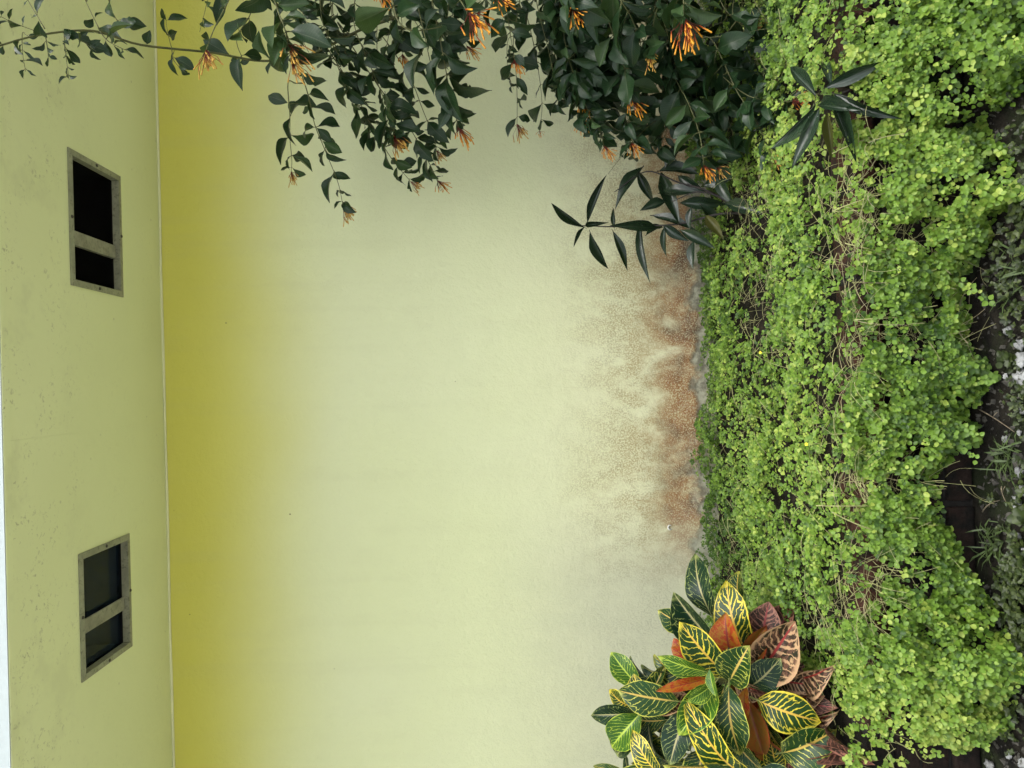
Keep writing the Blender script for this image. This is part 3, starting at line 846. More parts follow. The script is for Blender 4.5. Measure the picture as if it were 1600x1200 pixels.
br([(1130, 120, 2.2), (1170, 150, 2.1), (1215, 158, 2.02), (1238, 158, 1.98)], (34, 5), 48, 24, 1.6, 0, 2.6)
br([(1110, -40, 2.2), (1130, 10, 2.2), (1160, 40, 2.2), (1178, 42, 2.2)], (24, 4), 56, 24, 1.6, 0, 2.0)
br([(1130, 60, 2.25), (1165, 90, 2.2), (1195, 104, 2.18)], (26, 4), 52, 22, 1.6, 0, 2.2)
br([(1040, 60, 2.4), (1050, 130, 2.4), (1045, 190, 2.42), (1030, 235, 2.46)], None, 54, 22, 1.8, 0, 2.6)
br([(1090, 60, 2.3), (1120, 130, 2.3), (1140, 190, 2.3), (1150, 230, 2.3)], None, 54, 22, 1.8, 0, 2.6)
br([(1000, 60, 2.45), (1010, 140, 2.48), (1005, 200, 2.52), (985, 245, 2.56)], None, 42, 20, 1.6, 0, 2.4)
br([(1160, 60, 2.2), (1190, 110, 2.15), (1200, 160, 2.12), (1195, 205, 2.1)], None, 50, 22, 1.6, 0, 2.4)
br([(1150, -40, 2.2), (1190, 20, 2.15), (1215, 60, 2.12)], None, 54, 24, 1.6, 0, 2.0)
br([(1040, 180, 2.45), (1010, 200, 2.45), (975, 240, 2.46), (950, 272, 2.48)], None, 16, 50, 1.4, 0, .7)
br([(740, -40, 2.4), (760, 0, 2.4), (790, 30, 2.42)], None, 52, 18, 1.8, 0, 2.6)
br([(860, -60, 2.3), (880, 0, 2.3), (920, 40, 2.32), (940, 80, 2.34)], None, 58, 20, 1.8, 0, 2.6)
br([(1010, -60, 2.2), (1030, 10, 2.2), (1045, 60, 2.2), (1060, 110, 2.2)], None, 56, 20, 1.8, 0, 2.6)
for q in range(16):
    sx_ = rng.uniform(860, 1170); dp = rng.uniform(2.2, 2.5); ln = rng.uniform(110, 230)
    br([(sx_-20, -40, dp), (sx_+rng.uniform(-10, 25), ln*.45, dp+.02), (sx_+rng.uniform(0, 55), ln, dp+.05)], (rng.uniform(26, 36), rng.choice((0, 1, 3))) if q % 3 == 0 else None, 50, 22, 1.6, 0, 2.4)
for q in range(7):
    sx_ = rng.uniform(430, 800); dp = rng.uniform(2.25, 2.45); ln = rng.uniform(50, 100)
    br([(sx_-10, -40, dp), (sx_, ln*.4, dp), (sx_+rng.uniform(-10, 30), ln, dp+.03)], (30, 0) if q % 3 == 0 else None, 46, 20, 1.6, 0, 2.4)
# growth to the right of the picture, so that the shrub goes on there
for q in range(16):
    sx_ = rng.uniform(350, 1150); dp = rng.uniform(2.0, 2.6)
    br([(sx_, -330, dp), (sx_+rng.uniform(-40, 40), -200, dp), (sx_+rng.uniform(-50, 50), -60, dp)], (34, 0) if q % 3 == 0 else None, 56, 26, 2.0, 0, 2.6)

leaf_items = []      # (apparent size, branch index, matrix, mesh)
branch_objs = []
all_paths = []
for bi, (pts, fl, lpx, step, rad, young, dens, start) in enumerate(B):
    W = [at(*p) for p in pts]
    px_pts = [Vector((p[0], p[1])) for p in pts]
    total = sum((px_pts[i+1]-px_pts[i]).length for i in range(len(pts)-1))
    path = list(W)
    if pts[0][1] <= -20:                                # roots outside the picture reach back to a cane
        best = min((p for c in canes for p in c[6:]), key=lambda p: (p-W[0]).length)
        path = [best, best.lerp(W[0], .5)+Vector((0, 0, .03))] + W
    elif all_paths:                                     # side shoots start on the nearest older branch
        best = min((p for c in all_paths for p in c), key=lambda p: (p-W[0]).length)
        if .01 < (best-W[0]).length < .45: path = [best, best.lerp(W[0], .55)] + W
    sm = catmull(path, 6)
    all_paths.append(sm)
    mb = MB(); n = len(sm)
    mb.tube(sm, [rad*.001*(1.35-.85*i/(n-1)) for i in range(n)], 5)
    bo = mb.build('branch', M['fire_stem'], bush, True)
    branch_objs.append(bo)
    cw = catmull(W, 8); m_ = len(cw)-1
    nodes = max(2, int(total/step))
    for q in range(nodes):
        t = start + (1-start)*(q+.5+rng.uniform(-.25, .25))/nodes
        f = min(t, .985)*m_; i0 = int(f)
        P = cw[i0].lerp(cw[min(i0+1, m_)], f-i0)
        tang = (cw[min(i0+1, m_)]-cw[max(i0-1, 0)]).normalized()
        e1 = tang.orthogonal().normalized(); e2 = tang.cross(e1)
        dn = dens*(1.45 if dens > 2.1 and lpx > 47 else .92 if lpx < 48 and dens > 2.4 else 1.0)
        cnt = int(dn) + (1 if rng.random() < dn-int(dn) else 0)
        a0 = rng.random()*6.283
        dep = P.y
        for j in range(cnt):
            a = a0 + 6.283*j/max(cnt, 1) + rng.gauss(0, .35)
            o = e1*math.cos(a) + e2*math.sin(a)
            ang = R(rng.uniform(38, 78))
            d = tang*math.cos(ang) + o*math.sin(ang) + Vector((0, 0, -.18))
            nrm = Vector((rng.gauss(0, .55), -.55+rng.gauss(0, .45), .75+rng.gauss(0, .3)))
            L = lpx*(.93 if lpx > 48 else .90)*dep/FPX*rng.uniform(.55, 1.25)*(1.0 if t < .75 else .72)
            Wd = L*rng.uniform(.38, .56)
            d.normalize()
            if P.y + d.y*L > WY-.02: d.y = -abs(d.y)
            tip = P + d*L
            if tip.z > SZ-.02 and tip.y > EY-.05: d.z = -abs(d.z)
            me = rng.choice(young_meshes) if (young and t > .45 and rng.random() < .6) or rng.random() < .07 else rng.choice(fire_meshes)
            M4 = leaf_matrix(P + d*L*.10, d, nrm, L*.92, Wd)
            q_ = proj_np(np.array([P]))
            vis = L/dep if (-40 < q_[1][0] < 1240 and -60 < q_[0][0] < 1650) else L/dep*.01
            leaf_items.append((vis, bi, M4, me))
    if fl:
        d = (cw[-1]-cw[-3]).normalized(); d = (d + Vector((-.15, -.05, -.35))).normalized()
        L = fl[0]*.95*cw[-1].y/FPX
        o = link('flower_cluster', flower_meshes[fl[1]], bo)
        o.matrix_basis = leaf_matrix(cw[-1], d, Vector((rng.gauss(0, .6), -1, rng.gauss(0, .6))), L, L)
leaf_items.sort(key=lambda t: -t[0])
for vis, bi, M4, me in leaf_items[:300]:
    o = link('leaf', me, branch_objs[bi]); o.matrix_basis = M4
def join_instances(name, items, mats, parent):
    V, F, UVs, MI, off = [], [], [], [], 0
    cache = {}
    for M4, me in items:
        if me.name not in cache:
            v = np.empty(len(me.vertices)*3); me.vertices.foreach_get('co', v)
            uvv = np.empty(len(me.loops)*2); me.uv_layers[0].data.foreach_get('uv', uvv)
            cache[me.name] = (v.reshape(-1, 3), [tuple(p.vertices) for p in me.polygons], uvv, [p.material_index for p in me.polygons], me)
        v, fs, uvv, mi, _ = cache[me.name]
        A4 = np.array(M4)
        V.append(v @ A4[:3, :3].T + A4[:3, 3]); F += [tuple(i+off for i in f) for f in fs]; UVs.append(uvv); off += len(v)
        ym = 2 if me in young_meshes else 0
        MI += [1 if i == 1 else ym for i in mi]
    me = bpy.data.meshes.new(name)
    me.from_pydata(np.vstack(V).tolist(), [], F)
    for mt in mats: me.materials.append(mt)
    me.polygons.foreach_set('material_index', MI)
    me.uv_layers.new(name='UVMap').data.foreach_set('uv', np.concatenate(UVs).astype(np.float32))
    me.polygons.foreach_set('use_smooth', [True]*len(me.polygons))
    me.update()
    return link(name, me, parent)
tag(join_instances('foliage', [(a, b) for _, _, a, b in leaf_items[300:]], [M['fire_leaf'], M['fire_stem'], M['fire_young']], bush), kind='stuff')

# ------------------------------------------------------------------ lance-leaved plants
M['lance'] = leaf_material('lance_leaf', (0.0121, 0.0275, 0.0143), (0.0176, 0.0363, 0.0165), (0.0303, 0.0523, 0.0275), .6, .27, .08, 9, .9, .6, (0.2475, 0.2640, 0.2530))
M['lance_old'] = leaf_material('lance_leaf_yellowing', (0.0700, 0.0770, 0.0175), (0.0910, 0.0910, 0.0210), (0.1190, 0.1190, 0.0420), .6, .4, .2, 9, .9)
M['lance_stem'] = simple('lance_stem', (0.03, 0.025, 0.022), .6, .3, 40)
PROFILE_L = [(0, .08), (.08, .35), (.28, .9), (.45, 1.0), (.65, .78), (.85, .36), (1, 0)]
lance_meshes = [leaf_mesh('leaf', [M['lance'], M['lance_stem']], PROFILE_L, 10, 2, rng.uniform(.02, .22), rng.uniform(.1, .4), .012, rng.uniform(-.45, .45), .06, 80+s, 0, rng.uniform(0, .08)) for s in range(6)]
lance_old = leaf_mesh('leaf', [M['lance_old'], M['lance_stem']], PROFILE_L, 10, 2, .15, .2, .0, .3, .08, 91)
def lance_plant(name, label, root, stems, leaves, Y0, base_tag=None):
    e = empty(name, root, label, 'plant', 'lance-leaved plants')
    main = None
    for st in stems:
        pts = catmull([root if p is None else at(*p) for p in st], 6)
        mb = MB(); n = len(pts)
        mb.tube(pts, [.0042-.0026*i/(n-1) for i in range(n)], 6)
        main = mb.build('stem', M['lance_stem'], e, True)
    for i, (bx, by, tx, ty, w, dy, old) in enumerate(leaves):
        yb = Y0(bx, by) if callable(Y0) else Y0
        a = at(bx, by, yb); b = at(tx, ty, min(yb+dy, WY-.03))
        d = b-a
        nrm = Vector((rng.gauss(0, .4), -1, .55+rng.gauss(0, .3)))
        o = link('leaf', lance_old if old else rng.choice(lance_meshes), e)
        o.matrix_basis = leaf_matrix(a, d, nrm, d.length*(1.08 if bx < 1200 else 1.22), w*(1.0 if bx < 1200 else .9)*a.y/FPX)
    return e
ya = lambda px, py: 2.62 if px < 1000 else 2.62-.0016*(px-1000)
LA = [(913,355,863,320,13,.02,0),(918,347,945,277,14,-.04,0),(913,355,897,383,6,0,0),(915,352,947,348,9,-.05,0),(922,363,947,417,15,.03,0),(960,357,958,327,7,0,0),(958,362,982,420,15,.03,0),
      (1027,357,960,352,17,-.03,0),(1000,350,1013,437,17,-.03,0),(1040,315,1003,327,17,.0,0),(1003,262,963,317,25,-.03,0),(1033,270,1057,340,23,-.06,0),(995,265,1020,315,16,.03,0),(1030,267,1087,267,21,-.05,0),
      (1020,337,1083,353,19,-.08,0),(1063,317,1133,318,20,-.05,0),(1038,355,1040,400,13,.02,0),(1080,325,1078,358,15,0,0),(1083,378,1082,417,17,-.02,0),(1063,360,1113,385,17,-.05,0),(1037,353,1073,375,17,-.03,0),
      (1103,337,1127,370,17,-.04,1),(1133,317,1197,333,22,-.10,0),(1120,277,1143,317,20,-.04,0),(1010,367,1035,352,14,.04,0),(1157,284,1226,282,22,-.12,1),(1085,300,1030,300,22,.06,0),(1100,290,1150,270,20,-.06,0),
      (1040,262,1062,225,22,-.03,0),(1095,320,1120,350,18,.04,0),(1060,275,1100,300,20,-.04,0)]
lance_plant('lance_leaved_plant', 'dark lance-leaved plant arching out against the brown-stained wall', Vector((at(1150, 330, 2.42).x, 2.45, SOIL)),
            [[None, (1120, 335, 2.46), (1060, 350, 2.54), (1000, 353, 2.60), (950, 354, 2.62), (897, 352, 2.63)], [None, (1110, 300, 2.46), (1060, 285, 2.52), (1010, 268, 2.58), (960, 300, 2.6)],
             [None, (1130, 310, 2.44), (1090, 300, 2.46), (1050, 315, 2.5)]], LA, ya)
LB = [(1318,118,1387,32,16,.08,0),(1290,137,1367,103,24,-.05,0),(1320,136,1480,127,24,-.06,0),(1305,147,1387,180,26,-.08,0),(1280,165,1327,167,20,-.08,0),(1306,172,1332,235,23,-.05,0),(1293,176,1297,235,16,.0,1),
      (1280,168,1245,247,23,.02,0),(1274,163,1220,223,16,.05,0),(1275,150,1240,110,22,.05,0),(1300,135,1290,95,16,.06,0)]
lance_plant('lance_leaved_plant', 'glossy rosette of long dark leaves rising from the bright ground cover', atz(1300, 148, SOIL-.01),
            [[None, (1298, 150, 1.71), (1290, 150, 1.66)], [None, (1310, 148, 1.70), (1340, 134, 1.67)]], LB, 1.67)

# ------------------------------------------------------------------ croton
def croton_mat(name, c1, c2, vein, mid, nv, slope, lw, edge, patch=0.0, patchc=(0, 0, 0), rough=.30, breakup=.45):
    k = NT(name)
    u, v, _ = k.sep(k.uv()); p = k.pos(); rnd = k.rand()
    wob = k.math('MULTIPLY', k.math('SUBTRACT', k.noise(p, 24, 4, .6), .5), .20)
    a = k.math('ABSOLUTE', k.math('SUBTRACT', u, .5))
    side = k.math('MULTIPLY', k.math('GREATER_THAN', u, .5), .5)
    base = k.mix(k.smooth(k.noise(p, 30, 4), .35, .65), c1, c2)
    vv = k.math('ADD', k.math('SUBTRACT', v, k.math('MULTIPLY', a, slope)), wob)
    ph = k.math('FRACT', k.math('ADD', k.math('MULTIPLY', vv, nv), side))
    dist = k.math('ABSOLUTE', k.math('SUBTRACT', ph, .5))
    lwv = k.math('MULTIPLY', k.smooth(k.noise(p, 30, 3), .3, .7, .25, 1.7), lw)
    lwv = k.math('MULTIPLY', lwv, k.math('SUBTRACT', 1.25, k.math('MULTIPLY', a, 1.5)))
    ln = k.smooth(dist, lwv, k.math('MULTIPLY', lwv, .45))
    ln = k.math('MULTIPLY', ln, k.smooth(k.noise(p, 45, 2), breakup-.12, breakup+.02))
    # veins widen and join towards tip and margin
    tip = k.math('MULTIPLY', k.smooth(k.math('ADD', v, k.math('MULTIPLY', k.noise(p, 60, 2), .3)), 1.02, 1.2), 1.0)
    eg = k.math('MULTIPLY', k.smooth(k.math('ADD', a, k.math('MULTIPLY', k.math('SUBTRACT', k.noise(p, 70, 2), .5), .10)), .5-edge, .5-edge*.4), 1)
    # arches that join the side veins inside the margin
    arch = k.math('ABSOLUTE', k.math('SUBTRACT', k.math('ADD', a, k.math('MULTIPLY', k.math('ABSOLUTE', k.math('SUBTRACT', ph, .5)), .16)), k.math('ADD', .40, wob)))
    arch = k.math('MULTIPLY', k.smooth(arch, k.math('MULTIPLY', lwv, .30), k.math('MULTIPLY', lwv, .10)), k.smooth(k.noise(p, 33, 2), .44, .56))
    f = k.math('MAXIMUM', k.math('MAXIMUM', k.math('MAXIMUM', ln, arch), tip), eg)
    c = k.mix(f, base, vein)
    if patch:
        c = k.mix(k.math('MULTIPLY', k.smooth(k.noise(p, 70, 5, .75), .46, .56), patch), c, patchc)
    md = k.smooth(a, k.math('ADD', .045, k.math('MULTIPLY', v, -.012)), .018)
    c = k.mix(md, c, mid)
    k.set(c, rough+.08, .28)
    k.bump(k.math('MAXIMUM', k.math('MULTIPLY', k.smooth(dist, .25, .0), .6), md), -.35, .004)
    k.translucent(c, .10)
    return k.m
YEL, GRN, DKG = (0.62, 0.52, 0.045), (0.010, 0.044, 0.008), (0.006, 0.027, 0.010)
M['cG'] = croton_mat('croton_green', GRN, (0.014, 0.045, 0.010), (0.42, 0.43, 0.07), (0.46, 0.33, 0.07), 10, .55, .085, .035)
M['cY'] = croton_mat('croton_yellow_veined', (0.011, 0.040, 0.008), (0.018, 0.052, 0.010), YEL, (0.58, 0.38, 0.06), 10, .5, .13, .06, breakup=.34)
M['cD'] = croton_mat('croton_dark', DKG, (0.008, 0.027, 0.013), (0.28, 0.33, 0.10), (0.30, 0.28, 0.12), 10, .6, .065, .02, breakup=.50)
M['cL'] = croton_mat('croton_young', (0.026, 0.088, 0.009), (0.040, 0.110, 0.011), (0.36, 0.45, 0.05), (0.32, 0.43, 0.05), 11, .6, .09, .03, breakup=.36)
M['cR'] = croton_mat('croton_red', (0.26, 0.020, 0.010), (0.33, 0.050, 0.012), (0.36, 0.14, 0.018), (0.16, 0.02, 0.012), 9, .5, .13, .03, .95, (0.30, 0.13, 0.012), .38)
M['cO'] = croton_mat('croton_orange_olive', (0.21, 0.065, 0.010), (0.18, 0.095, 0.013), (0.26, 0.03, 0.012), (0.16, 0.045, 0.02), 9, .5, .05, .06, .4, (0.12, 0.075, 0.015), .38)
M['cP'] = croton_mat('croton_pink', (0.016, 0.018, 0.007), (0.030, 0.018, 0.010), (0.46, 0.30, 0.155), (0.30, 0.030, 0.025), 10, .5, .20, .10, .30, (0.32, 0.14, 0.09), .45, .30)
M['cQ'] = croton_mat('croton_dusky_pink', (0.020, 0.014, 0.008), (0.030, 0.014, 0.010), (0.25, 0.115, 0.075), (0.24, 0.045, 0.045), 10, .5, .19, .08, .25, (0.26, 0.10, 0.08), .5, .33)
M['cstem'] = simple('croton_stem', (0.14, 0.15, 0.06), .6, .3, 30, .2)
M['cpet'] = simple('croton_petiole', (0.22, 0.24, 0.07), .5, .25, 30)
PROFILE_C = [(0, .08), (.06, .30), (.20, .74), (.40, .98), (.55, 1.0), (.72, .86), (.86, .52), (.94, .26), (1, 0)]
cmesh = {}
def croton_leaf(kind, v):
    key = (kind, v)
    if key not in cmesh:
        r = random.Random(hash(kind) % 97 + v*13) if False else random.Random(ord(kind[1])*7+v*13)
        cmesh[key] = leaf_mesh('leaf', [M[kind], M['cpet']], PROFILE_C, 16, 4, (.04, .16, .26, .10)[v], (.10, .22, .05, .35)[v], (.022, .045, .032, .02)[v], r.uniform(-.25, .25), .14, 120+v, 0, (.05, .07, .10, .02)[v])
    return cmesh[key]
croton_root = Vector((-.80, 2.12, SOIL-.01))
croton = empty('croton', croton_root, 'croton with yellow-veined green, red and pink leaves at the foot of the wall', 'plant')
CT = [at(1138, 1058, 1.93), at(1090, 1215, 1.95), at(1195, 1140, 1.90), at(1000, 1110, 2.10)]
for t in CT:
    pts = catmull([croton_root+Vector((rng.uniform(-.03, .03), rng.uniform(-.03, .03), 0)), croton_root.lerp(t, .5)+Vector((0, .02, .02)), t], 6)
    mb = MB(); mb.tube(pts, [.012-.005*i/(len(pts)-1) for i in range(len(pts))], 8); mb.build('stem', M['cstem'], croton, True)
# (base px,py, tip px,py, width px, kind, depth of base, tip depth change, variant)
CL = [(1112,962,1076,866,42,'cD',2.06,.06,0),(1156,950,1150,892,31,'cG',2.08,.03,1),(1168,1020,1125,915,54,'cY',2.00,.02,0),(1125,1014,1049,929,46,'cD',2.02,.05,1),(1085,985,1027,954,33,'cG',2.07,.03,0),
      (1136,1056,1061,973,48,'cY',1.92,.00,0),(1146,1040,1130,963,52,'cR',1.96,-.01,1),(1078,1033,1052,997,24,'cR',2.03,.02,0),(1140,1064,1168,1012,52,'cG',1.90,-.05,3),(1188,1020,1201,940,48,'cQ',2.00,.00,0),
      (1180,1060,1242,975,66,'cP',1.93,-.05,1),(1172,1072,1217,1038,46,'cD',1.91,-.06,0),(1212,1062,1275,1071,37,'cP',1.93,-.05,0),(1232,1056,1297,1053,38,'cP',1.96,-.03,1),(1184,1094,1280,1132,56,'cY',1.88,-.08,0),
      (1222,1176,1304,1148,56,'cG',1.86,-.05,1),(1290,1132,1359,1195,26,'cQ',1.93,-.06,0),(1139,1074,1147,1181,48,'cG',1.87,-.06,0),(1168,1092,1194,1184,40,'cO',1.91,-.03,1),(1166,1074,1161,1122,15,'cR',1.89,-.04,0),
      (1117,1068,1061,1150,46,'cL',1.88,-.03,1),(1117,1066,1073,1097,24,'cL',1.85,-.02,0),(1109,1046,1118,1088,17,'cL',1.84,-.03,0),(1106,1050,1027,1026,26,'cL',1.90,.01,0),(1082,1062,1018,1030,34,'cG',1.97,.04,1),
      (1108,1060,1025,1080,16,'cR',1.90,-.02,0),(1060,1096,965,1080,48,'cG',1.91,.03,0),(997,1072,954,1019,34,'cL',2.02,.03,0),(1022,1066,981,1030,22,'cD',2.05,.03,1),(992,1106,947,1083,27,'cY',2.03,.04,0),
      (1000,1115,952,1170,46,'cL',1.99,.02,1),(1030,1210,984,1149,34,'cY',1.90,.02,0),(1074,1108,1045,1196,42,'cD',1.90,-.02,0),(1170,1214,1065,1119,50,'cY',1.84,-.03,0),(1135,1196,1039,1201,42,'cG',1.85,-.02,1),
      (1142,1150,1190,1206,32,'cG',1.91,-.03,0),(1216,1212,1203,1154,30,'cY',1.90,.0,0),(1048,1166,1029,1146,18,'cP',2.00,.02,0),(1044,1192,1008,1158,32,'cD',1.99,.03,1),(988,1212,972,1180,16,'cD',2.0,.03,0),
      (975,1206,926,1197,14,'cG',1.98,.02,0),(1262,1146,1318,1184,20,'cQ',1.95,-.04,1),(1285,1168,1342,1188,24,'cQ',1.96,-.04,1),
      (1235,1090,1292,1108,30,'cQ',1.95,-.02,0),(1210,1000,1238,942,36,'cQ',2.02,.0,1),(1222,1085,1285,1092,32,'cP',1.94,-.03,1),(1180,1125,1222,1196,34,'cR',1.93,-.03,1),(1090,1035,1048,1012,24,'cR',2.0,.02,0),(1205,1060,1256,1030,40,'cQ',1.97,-.02,0),(1190,1120,1240,1200,40,'cG',1.93,-.04,1),(1095,1050,1045,1060,34,'cG',1.98,.03,0),(1060,1060,1000,1045,34,'cD',2.0,.03,1),(1040,1125,975,1125,36,'cG',2.0,.03,0),
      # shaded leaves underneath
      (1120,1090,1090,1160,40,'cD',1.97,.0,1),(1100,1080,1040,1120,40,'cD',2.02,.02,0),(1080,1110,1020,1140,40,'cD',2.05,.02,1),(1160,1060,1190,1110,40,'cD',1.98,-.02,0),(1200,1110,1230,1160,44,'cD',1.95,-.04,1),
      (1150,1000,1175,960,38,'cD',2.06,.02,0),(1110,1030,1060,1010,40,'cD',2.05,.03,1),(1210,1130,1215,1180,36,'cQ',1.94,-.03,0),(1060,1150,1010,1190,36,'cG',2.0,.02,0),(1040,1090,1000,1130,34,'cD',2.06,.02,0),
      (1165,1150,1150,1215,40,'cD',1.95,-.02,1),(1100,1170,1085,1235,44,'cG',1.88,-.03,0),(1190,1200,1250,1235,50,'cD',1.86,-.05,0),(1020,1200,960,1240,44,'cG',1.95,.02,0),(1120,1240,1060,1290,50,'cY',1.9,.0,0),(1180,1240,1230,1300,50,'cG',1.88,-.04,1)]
crg = random.Random(23)
for (cx_, cy_, n_) in ((1135, 1058, 15), (1085, 1185, 10), (1195, 1135, 12), (1010, 1115, 6)):
    for i in range(n_):
        an = 6.283*(i+crg.uniform(-.3, .3))/n_; ln = crg.uniform(50, 88)
        bx_, by_ = cx_+14*math.cos(an), cy_+14*math.sin(an)
        kd_ = crg.choice(('cG', 'cD', 'cG', 'cY', 'cR')) if math.cos(an) < .45 else crg.choice(('cQ', 'cP', 'cQ', 'cO', 'cG'))
        CL.append((bx_, by_, bx_+ln*math.cos(an), by_+ln*math.sin(an), crg.uniform(24, 38), kd_, 1.97+crg.uniform(-.03, .05), -.04*math.cos(an), crg.choice((0, 1))))
for (bx, by, tx, ty, w, kd, yb, dy, var) in CL:
    a, b = at(bx, by, min(yb, .815*FPX/(bx-764))), at(tx, ty, min(yb+dy, .80*FPX/(tx-764)))
    d = b-a
    nrm = Vector((rng.gauss(0, .22), -.85, .62+rng.gauss(0, .18)))
    o = link('leaf', croton_leaf(kd, (var + (2 if rng.random() < .35 else 0)) % 4 if var < 3 else 3), croton)
    o.matrix_basis = leaf_matrix(a, d, nrm, d.length, w*1.12*a.y/FPX)

# ------------------------------------------------------------------ ground in front: stones, grit, weeds, twigs
M['stone'] = simple('pale_stone', (0.2640, 0.2720, 0.2640), .85, .35, 25, .8, dirt=((0.0400, 0.0400, 0.0280), .9))
M['grit'] = simple('dark_grit', (0.0550, 0.0525, 0.0425), .9, .6, 50, .3)
M['weed'] = foliage_mat('weed_leaf', (0.0144, 0.0240, 0.0060), (0.0330, 0.0510, 0.0120), (0.0720, 0.0960, 0.0270), .2)
M['grass'] = simple('grass_blade', (0.0525, 0.0805, 0.0245), .5, .4, 20)
M['twig'] = simple('dry_twig', (0.1600, 0.1320, 0.0840), .8, .3, 60)
import bmesh
def stone_mesh(seed, sx, sy, sz):
    bm = bmesh.new(); bmesh.ops.create_icosphere(bm, subdivisions=3, radius=.5)
    o = Vector((seed*3.7, seed*1.3, 0))
    for v in bm.verts:
        n = v.co.normalized()
        k = 1 + .5*noise.noise(n*1.5+o) + .2*noise.cell(n*2.2+o) + .16*noise.noise(n*5+o) + .08*noise.noise(n*12+o)
        v.co = Vector((n.x*sx, n.y*sy, n.z*sz))*.5*k
    me = bpy.data.meshes.new('stone'); bm.to_mesh(me); bm.free(); me.materials.append(M['stone'])
    me.polygons.foreach_set('use_smooth', [True]*len(me.polygons))
    return me
ST = [(1574, 516, 17, 'small wedge-shaped white stone apart from the stone cluster'), (1594, 538, 22, 'flat white stone at the top of the stone cluster'), (1596, 562, 24, 'pale grey stone below the flat white one'),
      (1596, 592, 34, 'largest pale stone of the cluster by the brick planter'), (1571, 588, 11, 'small round grey stone beside the largest pale stone'), (1570, 686, 14, 'chalky grey stone lying alone on black soil'),
      (1599, 642, 14, 'white stone half buried in mossy soil'), (1592, 676, 10, 'tiny cream pebble next to the chalky grey stone'), (1592, 738, 20, 'white stone behind the grass blades'),
      (1589, 786, 21, 'cracked white stone below the grass blades'), (1600, 766, 20, 'white stone touching the cracked stone'), (1590, 836, 12, 'cream pebble among low weeds'), (1604, 868, 22, 'grey stone among low weeds'),
      (1546, 1196, 20, 'grey stone near the croton under the spilling ground cover'), (1576, 1180, 14, 'rough grey stone on bare soil below the ground cover'), (1598, 1192, 18, 'dull white stone farthest from the shrub')]
for i, (qx, qy, s, lab) in enumerate(ST):
    p = atz(qx, qy, .008); w = s*p.y/FPX*.8
    o = link('stone', stone_mesh(i, w, w*rng.uniform(.8, 1.4), w*rng.uniform(.6, .9)))
    o.location = p; o.rotation_euler = (rng.uniform(-.3, .3), rng.uniform(-.3, .3), rng.uniform(0, 6))
    tag(o, lab, 'stone', 'pale stones on the soil')
# grit
mb = MB()
for _ in range(2400):
    x, y = rng.uniform(-1.1, 1.2), rng.uniform(1.32, FY-.02)
    s = abs(rng.gauss(0, .0045))+.0015
    c = Vector((x, y, s*.3)); r = [Vector((rng.gauss(0, 1), rng.gauss(0, 1), rng.gauss(0, 1))).normalized()*s for _ in range(3)]
    mb.add([c+r[0], c+r[1], c+r[2], c-r[0], c-r[1], c-r[2]*.8], [(0,1,2),(0,2,4),(0,4,5),(0,5,1),(3,2,1),(3,4,2),(3,5,4),(3,1,5)])
tag(mb.build('grit', M['grit']), 'dark grit and crumbs of soil in front of the planter', 'grit', kind='stuff')
# low weeds
P_, D_, N_, S_, T_ = [], [], [], [], []
def weed_patch(cx, cy, rx, ry, n, s):
    for _ in range(n):
        p = atz(cx+rng.gauss(0, .5)*rx, cy+rng.gauss(0, .5)*ry, rng.uniform(.005, .03))
        if p.y > FY-.01 or p.y < .9: continue
        ax = Vector((rng.gauss(0, .35), -.4+rng.gauss(0, .3), .9)).normalized()
        a0 = rng.random()*6.28
        t1 = ax.orthogonal().normalized(); t2 = ax.cross(t1)
        for j in range(rng.choice((3, 4, 5))):
            an = a0+6.28*j/4+rng.gauss(0, .2); o = t1*math.cos(an)+t2*math.sin(an); el = rng.uniform(0, .5)
            P_.append(p); D_.append(o*math.cos(el)+ax*math.sin(el)); N_.append(ax*math.cos(el)-o*math.sin(el)); S_.append(s*rng.uniform(.6, 1.3)); T_.append(rng.random())
for a in ((1580, 900, 40, 70, 150, .009), (1590, 1000, 40, 60, 110, .010), (1545, 778, 8, 8, 10, .006), (1575, 560, 14, 10, 9, .013), (1598, 805, 14, 18, 10, .020), (1590, 880, 14, 24, 8, .018), (1570, 430, 30, 60, 60, .009),
          (1590, 330, 20, 60, 40, .011), (1590, 640, 14, 14, 14, .006), (1620, 300, 60, 300, 140, .010), (1640, 800, 60, 300, 160, .011), (1585, 500, 20, 30, 14, .007), (1585, 1110, 20, 30, 20, .009), (1585, 620, 20, 60, 30, .006), (1588, 780, 20, 60, 30, .006), (1575, 1150, 30, 40, 25, .007)):
    weed_patch(*a)
tag(link('low_weeds', leaf_cloud('low_weeds', np.array(P_), np.array(D_), np.array(N_), np.array(S_), np.array(T_), M['weed'])), 'dull green low weeds on the soil at the planter foot', 'weeds', kind='stuff')
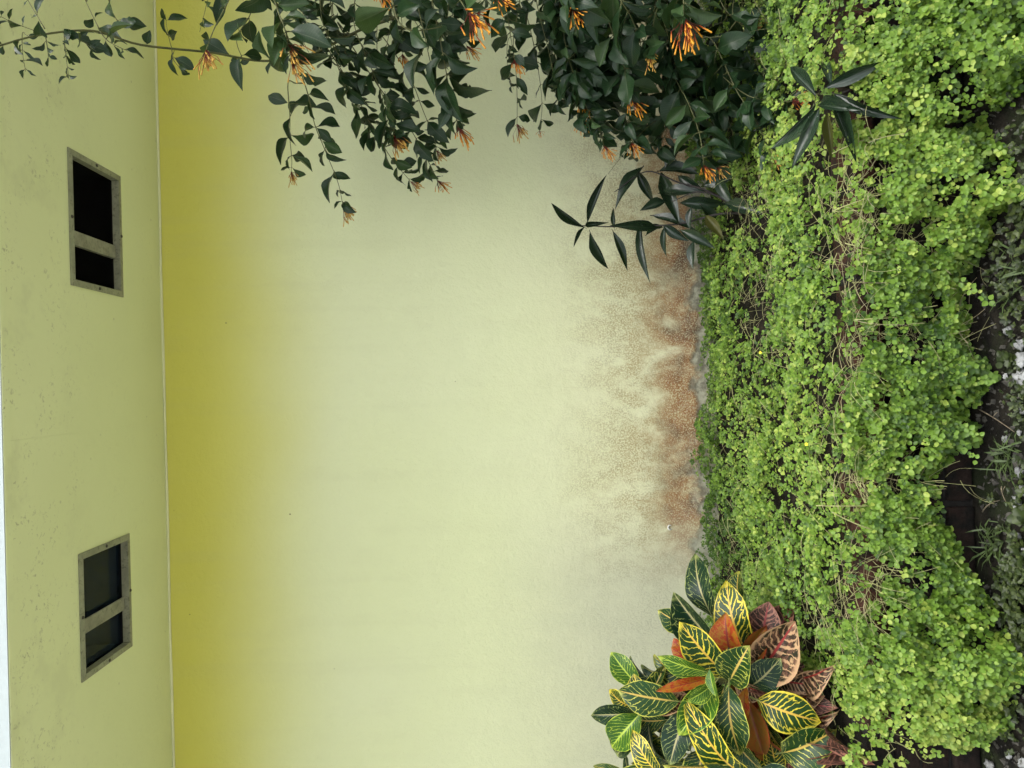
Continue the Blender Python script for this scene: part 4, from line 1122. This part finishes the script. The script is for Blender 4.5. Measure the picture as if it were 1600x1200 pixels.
# grass blades
mb = MB()
for cx, cy, rx, ry, n in ((1575, 715, 22, 18, 42), (1550, 850, 18, 26, 46), (1580, 960, 20, 30, 26), (1590, 400, 20, 60, 24)):
    for _ in range(n):
        a = atz(cx+rng.gauss(0, .5)*rx, cy+rng.gauss(0, .5)*ry, .004)
        if a.y > FY-.01: a.y = FY-.02
        L = rng.uniform(.025, .075); an = rng.random()*6.28
        d = Vector((math.cos(an), math.sin(an)*.6-.3, .45)).normalized(); sd = d.cross(Vector((0, 0, 1))).normalized()*rng.uniform(.0014, .0028)
        b, c = a+d*L*.55, a+d*L+Vector((0, 0, -L*.25))
        mb.add([a-sd*.7, a+sd*.7, b+sd, b-sd, c], [(0, 1, 2, 3), (3, 2, 4)])
tag(mb.build('grass', M['grass']), 'thin dull grass blades at the foot of the planter', 'grass', kind='stuff')
for i, (a, b, lab) in enumerate((((1530, 640), (1585, 675), 'thin curved dry twig on the black soil'), ((1508, 452), (1515, 480), 'short forked dry stalk by the planter face'), ((1565, 760), (1572, 785), 'straw-coloured stalk beside the cracked stone'), ((1535, 800), (1562, 782), 'bent pale twig in front of the small weed'))):
    p, q = atz(*a, .012), atz(*b, .010)
    if p.y > FY-.02: p.y = FY-.03
    mb = MB(); mb.tube(arc(p, q, (.01, -.006, .012), 8), [.0016-.0001*j for j in range(9)], 5)
    mb.tube(arc(p.lerp(q, .4), p.lerp(q, .5)+Vector((.018, -.01, .004)), (0, 0, .004), 3), .0008, 4)
    tag(mb.build('twig', M['twig'], None, True), lab, 'twig', 'dry twigs on the soil')

# ------------------------------------------------------------------ small things
M['yellow'] = simple('petal_yellow', (0.80, 0.66, 0.02), .5, .1, 60)
M['chip'] = simple('white_chip', (0.72, 0.72, 0.66), .7, .1, 60)
for (qx, qy, lab) in ((1188, 551, 'tiny yellow flower in the ground cover nearer the stained wall'), (1260, 694, 'tiny yellow flower in the middle of the ground cover')):
    p = atz(qx, qy, SOIL+.085)
    mb = MB(); ax = Vector((0, -.7, .7))
    t1 = Vector((1, 0, 0)); t2 = ax.cross(t1)
    for j in range(5):
        an = 6.283*j/5; o = t1*math.cos(an)+t2*math.sin(an); s2 = t1*-math.sin(an)+t2*math.cos(an)
        mb.add([p, p+o*.003+s2*.0019+ax*.0006, p+o*.0045+ax*.0008, p+o*.003-s2*.0019+ax*.0006], [(0, 1, 2, 3)])
    o_ = empty('yellow_flower', p-Vector((0, 0, .06)), lab, 'flower', 'tiny yellow flowers')
    link('petals', mb.mesh('petals', M['yellow']), o_)
    mb = MB(); mb.tube([p-ax*.0005, p-Vector((0, -.004, .03)), p-Vector((0, -.004, .06))], .0006, 4); mb.build('stalk', M['stem'], o_)
pc = at(1047, 824, WY-.004)
mb = MB(); n = 14; vs = []
for i in range(n+1):
    an = -.6+4.6*i/n; w = .0028*math.sin(math.pi*(i+.4)/(n+.8))+.0008
    c = pc+Vector((math.cos(an)*.0085, 0, math.sin(an)*.0075))
    vs.append((c, w))
mb.tube([v[0] for v in vs], [v[1] for v in vs], 6)
tag(mb.build('white_chip', M['chip'], None, True), 'small white crescent-shaped chip stuck on the rust-stained wall', 'chip')
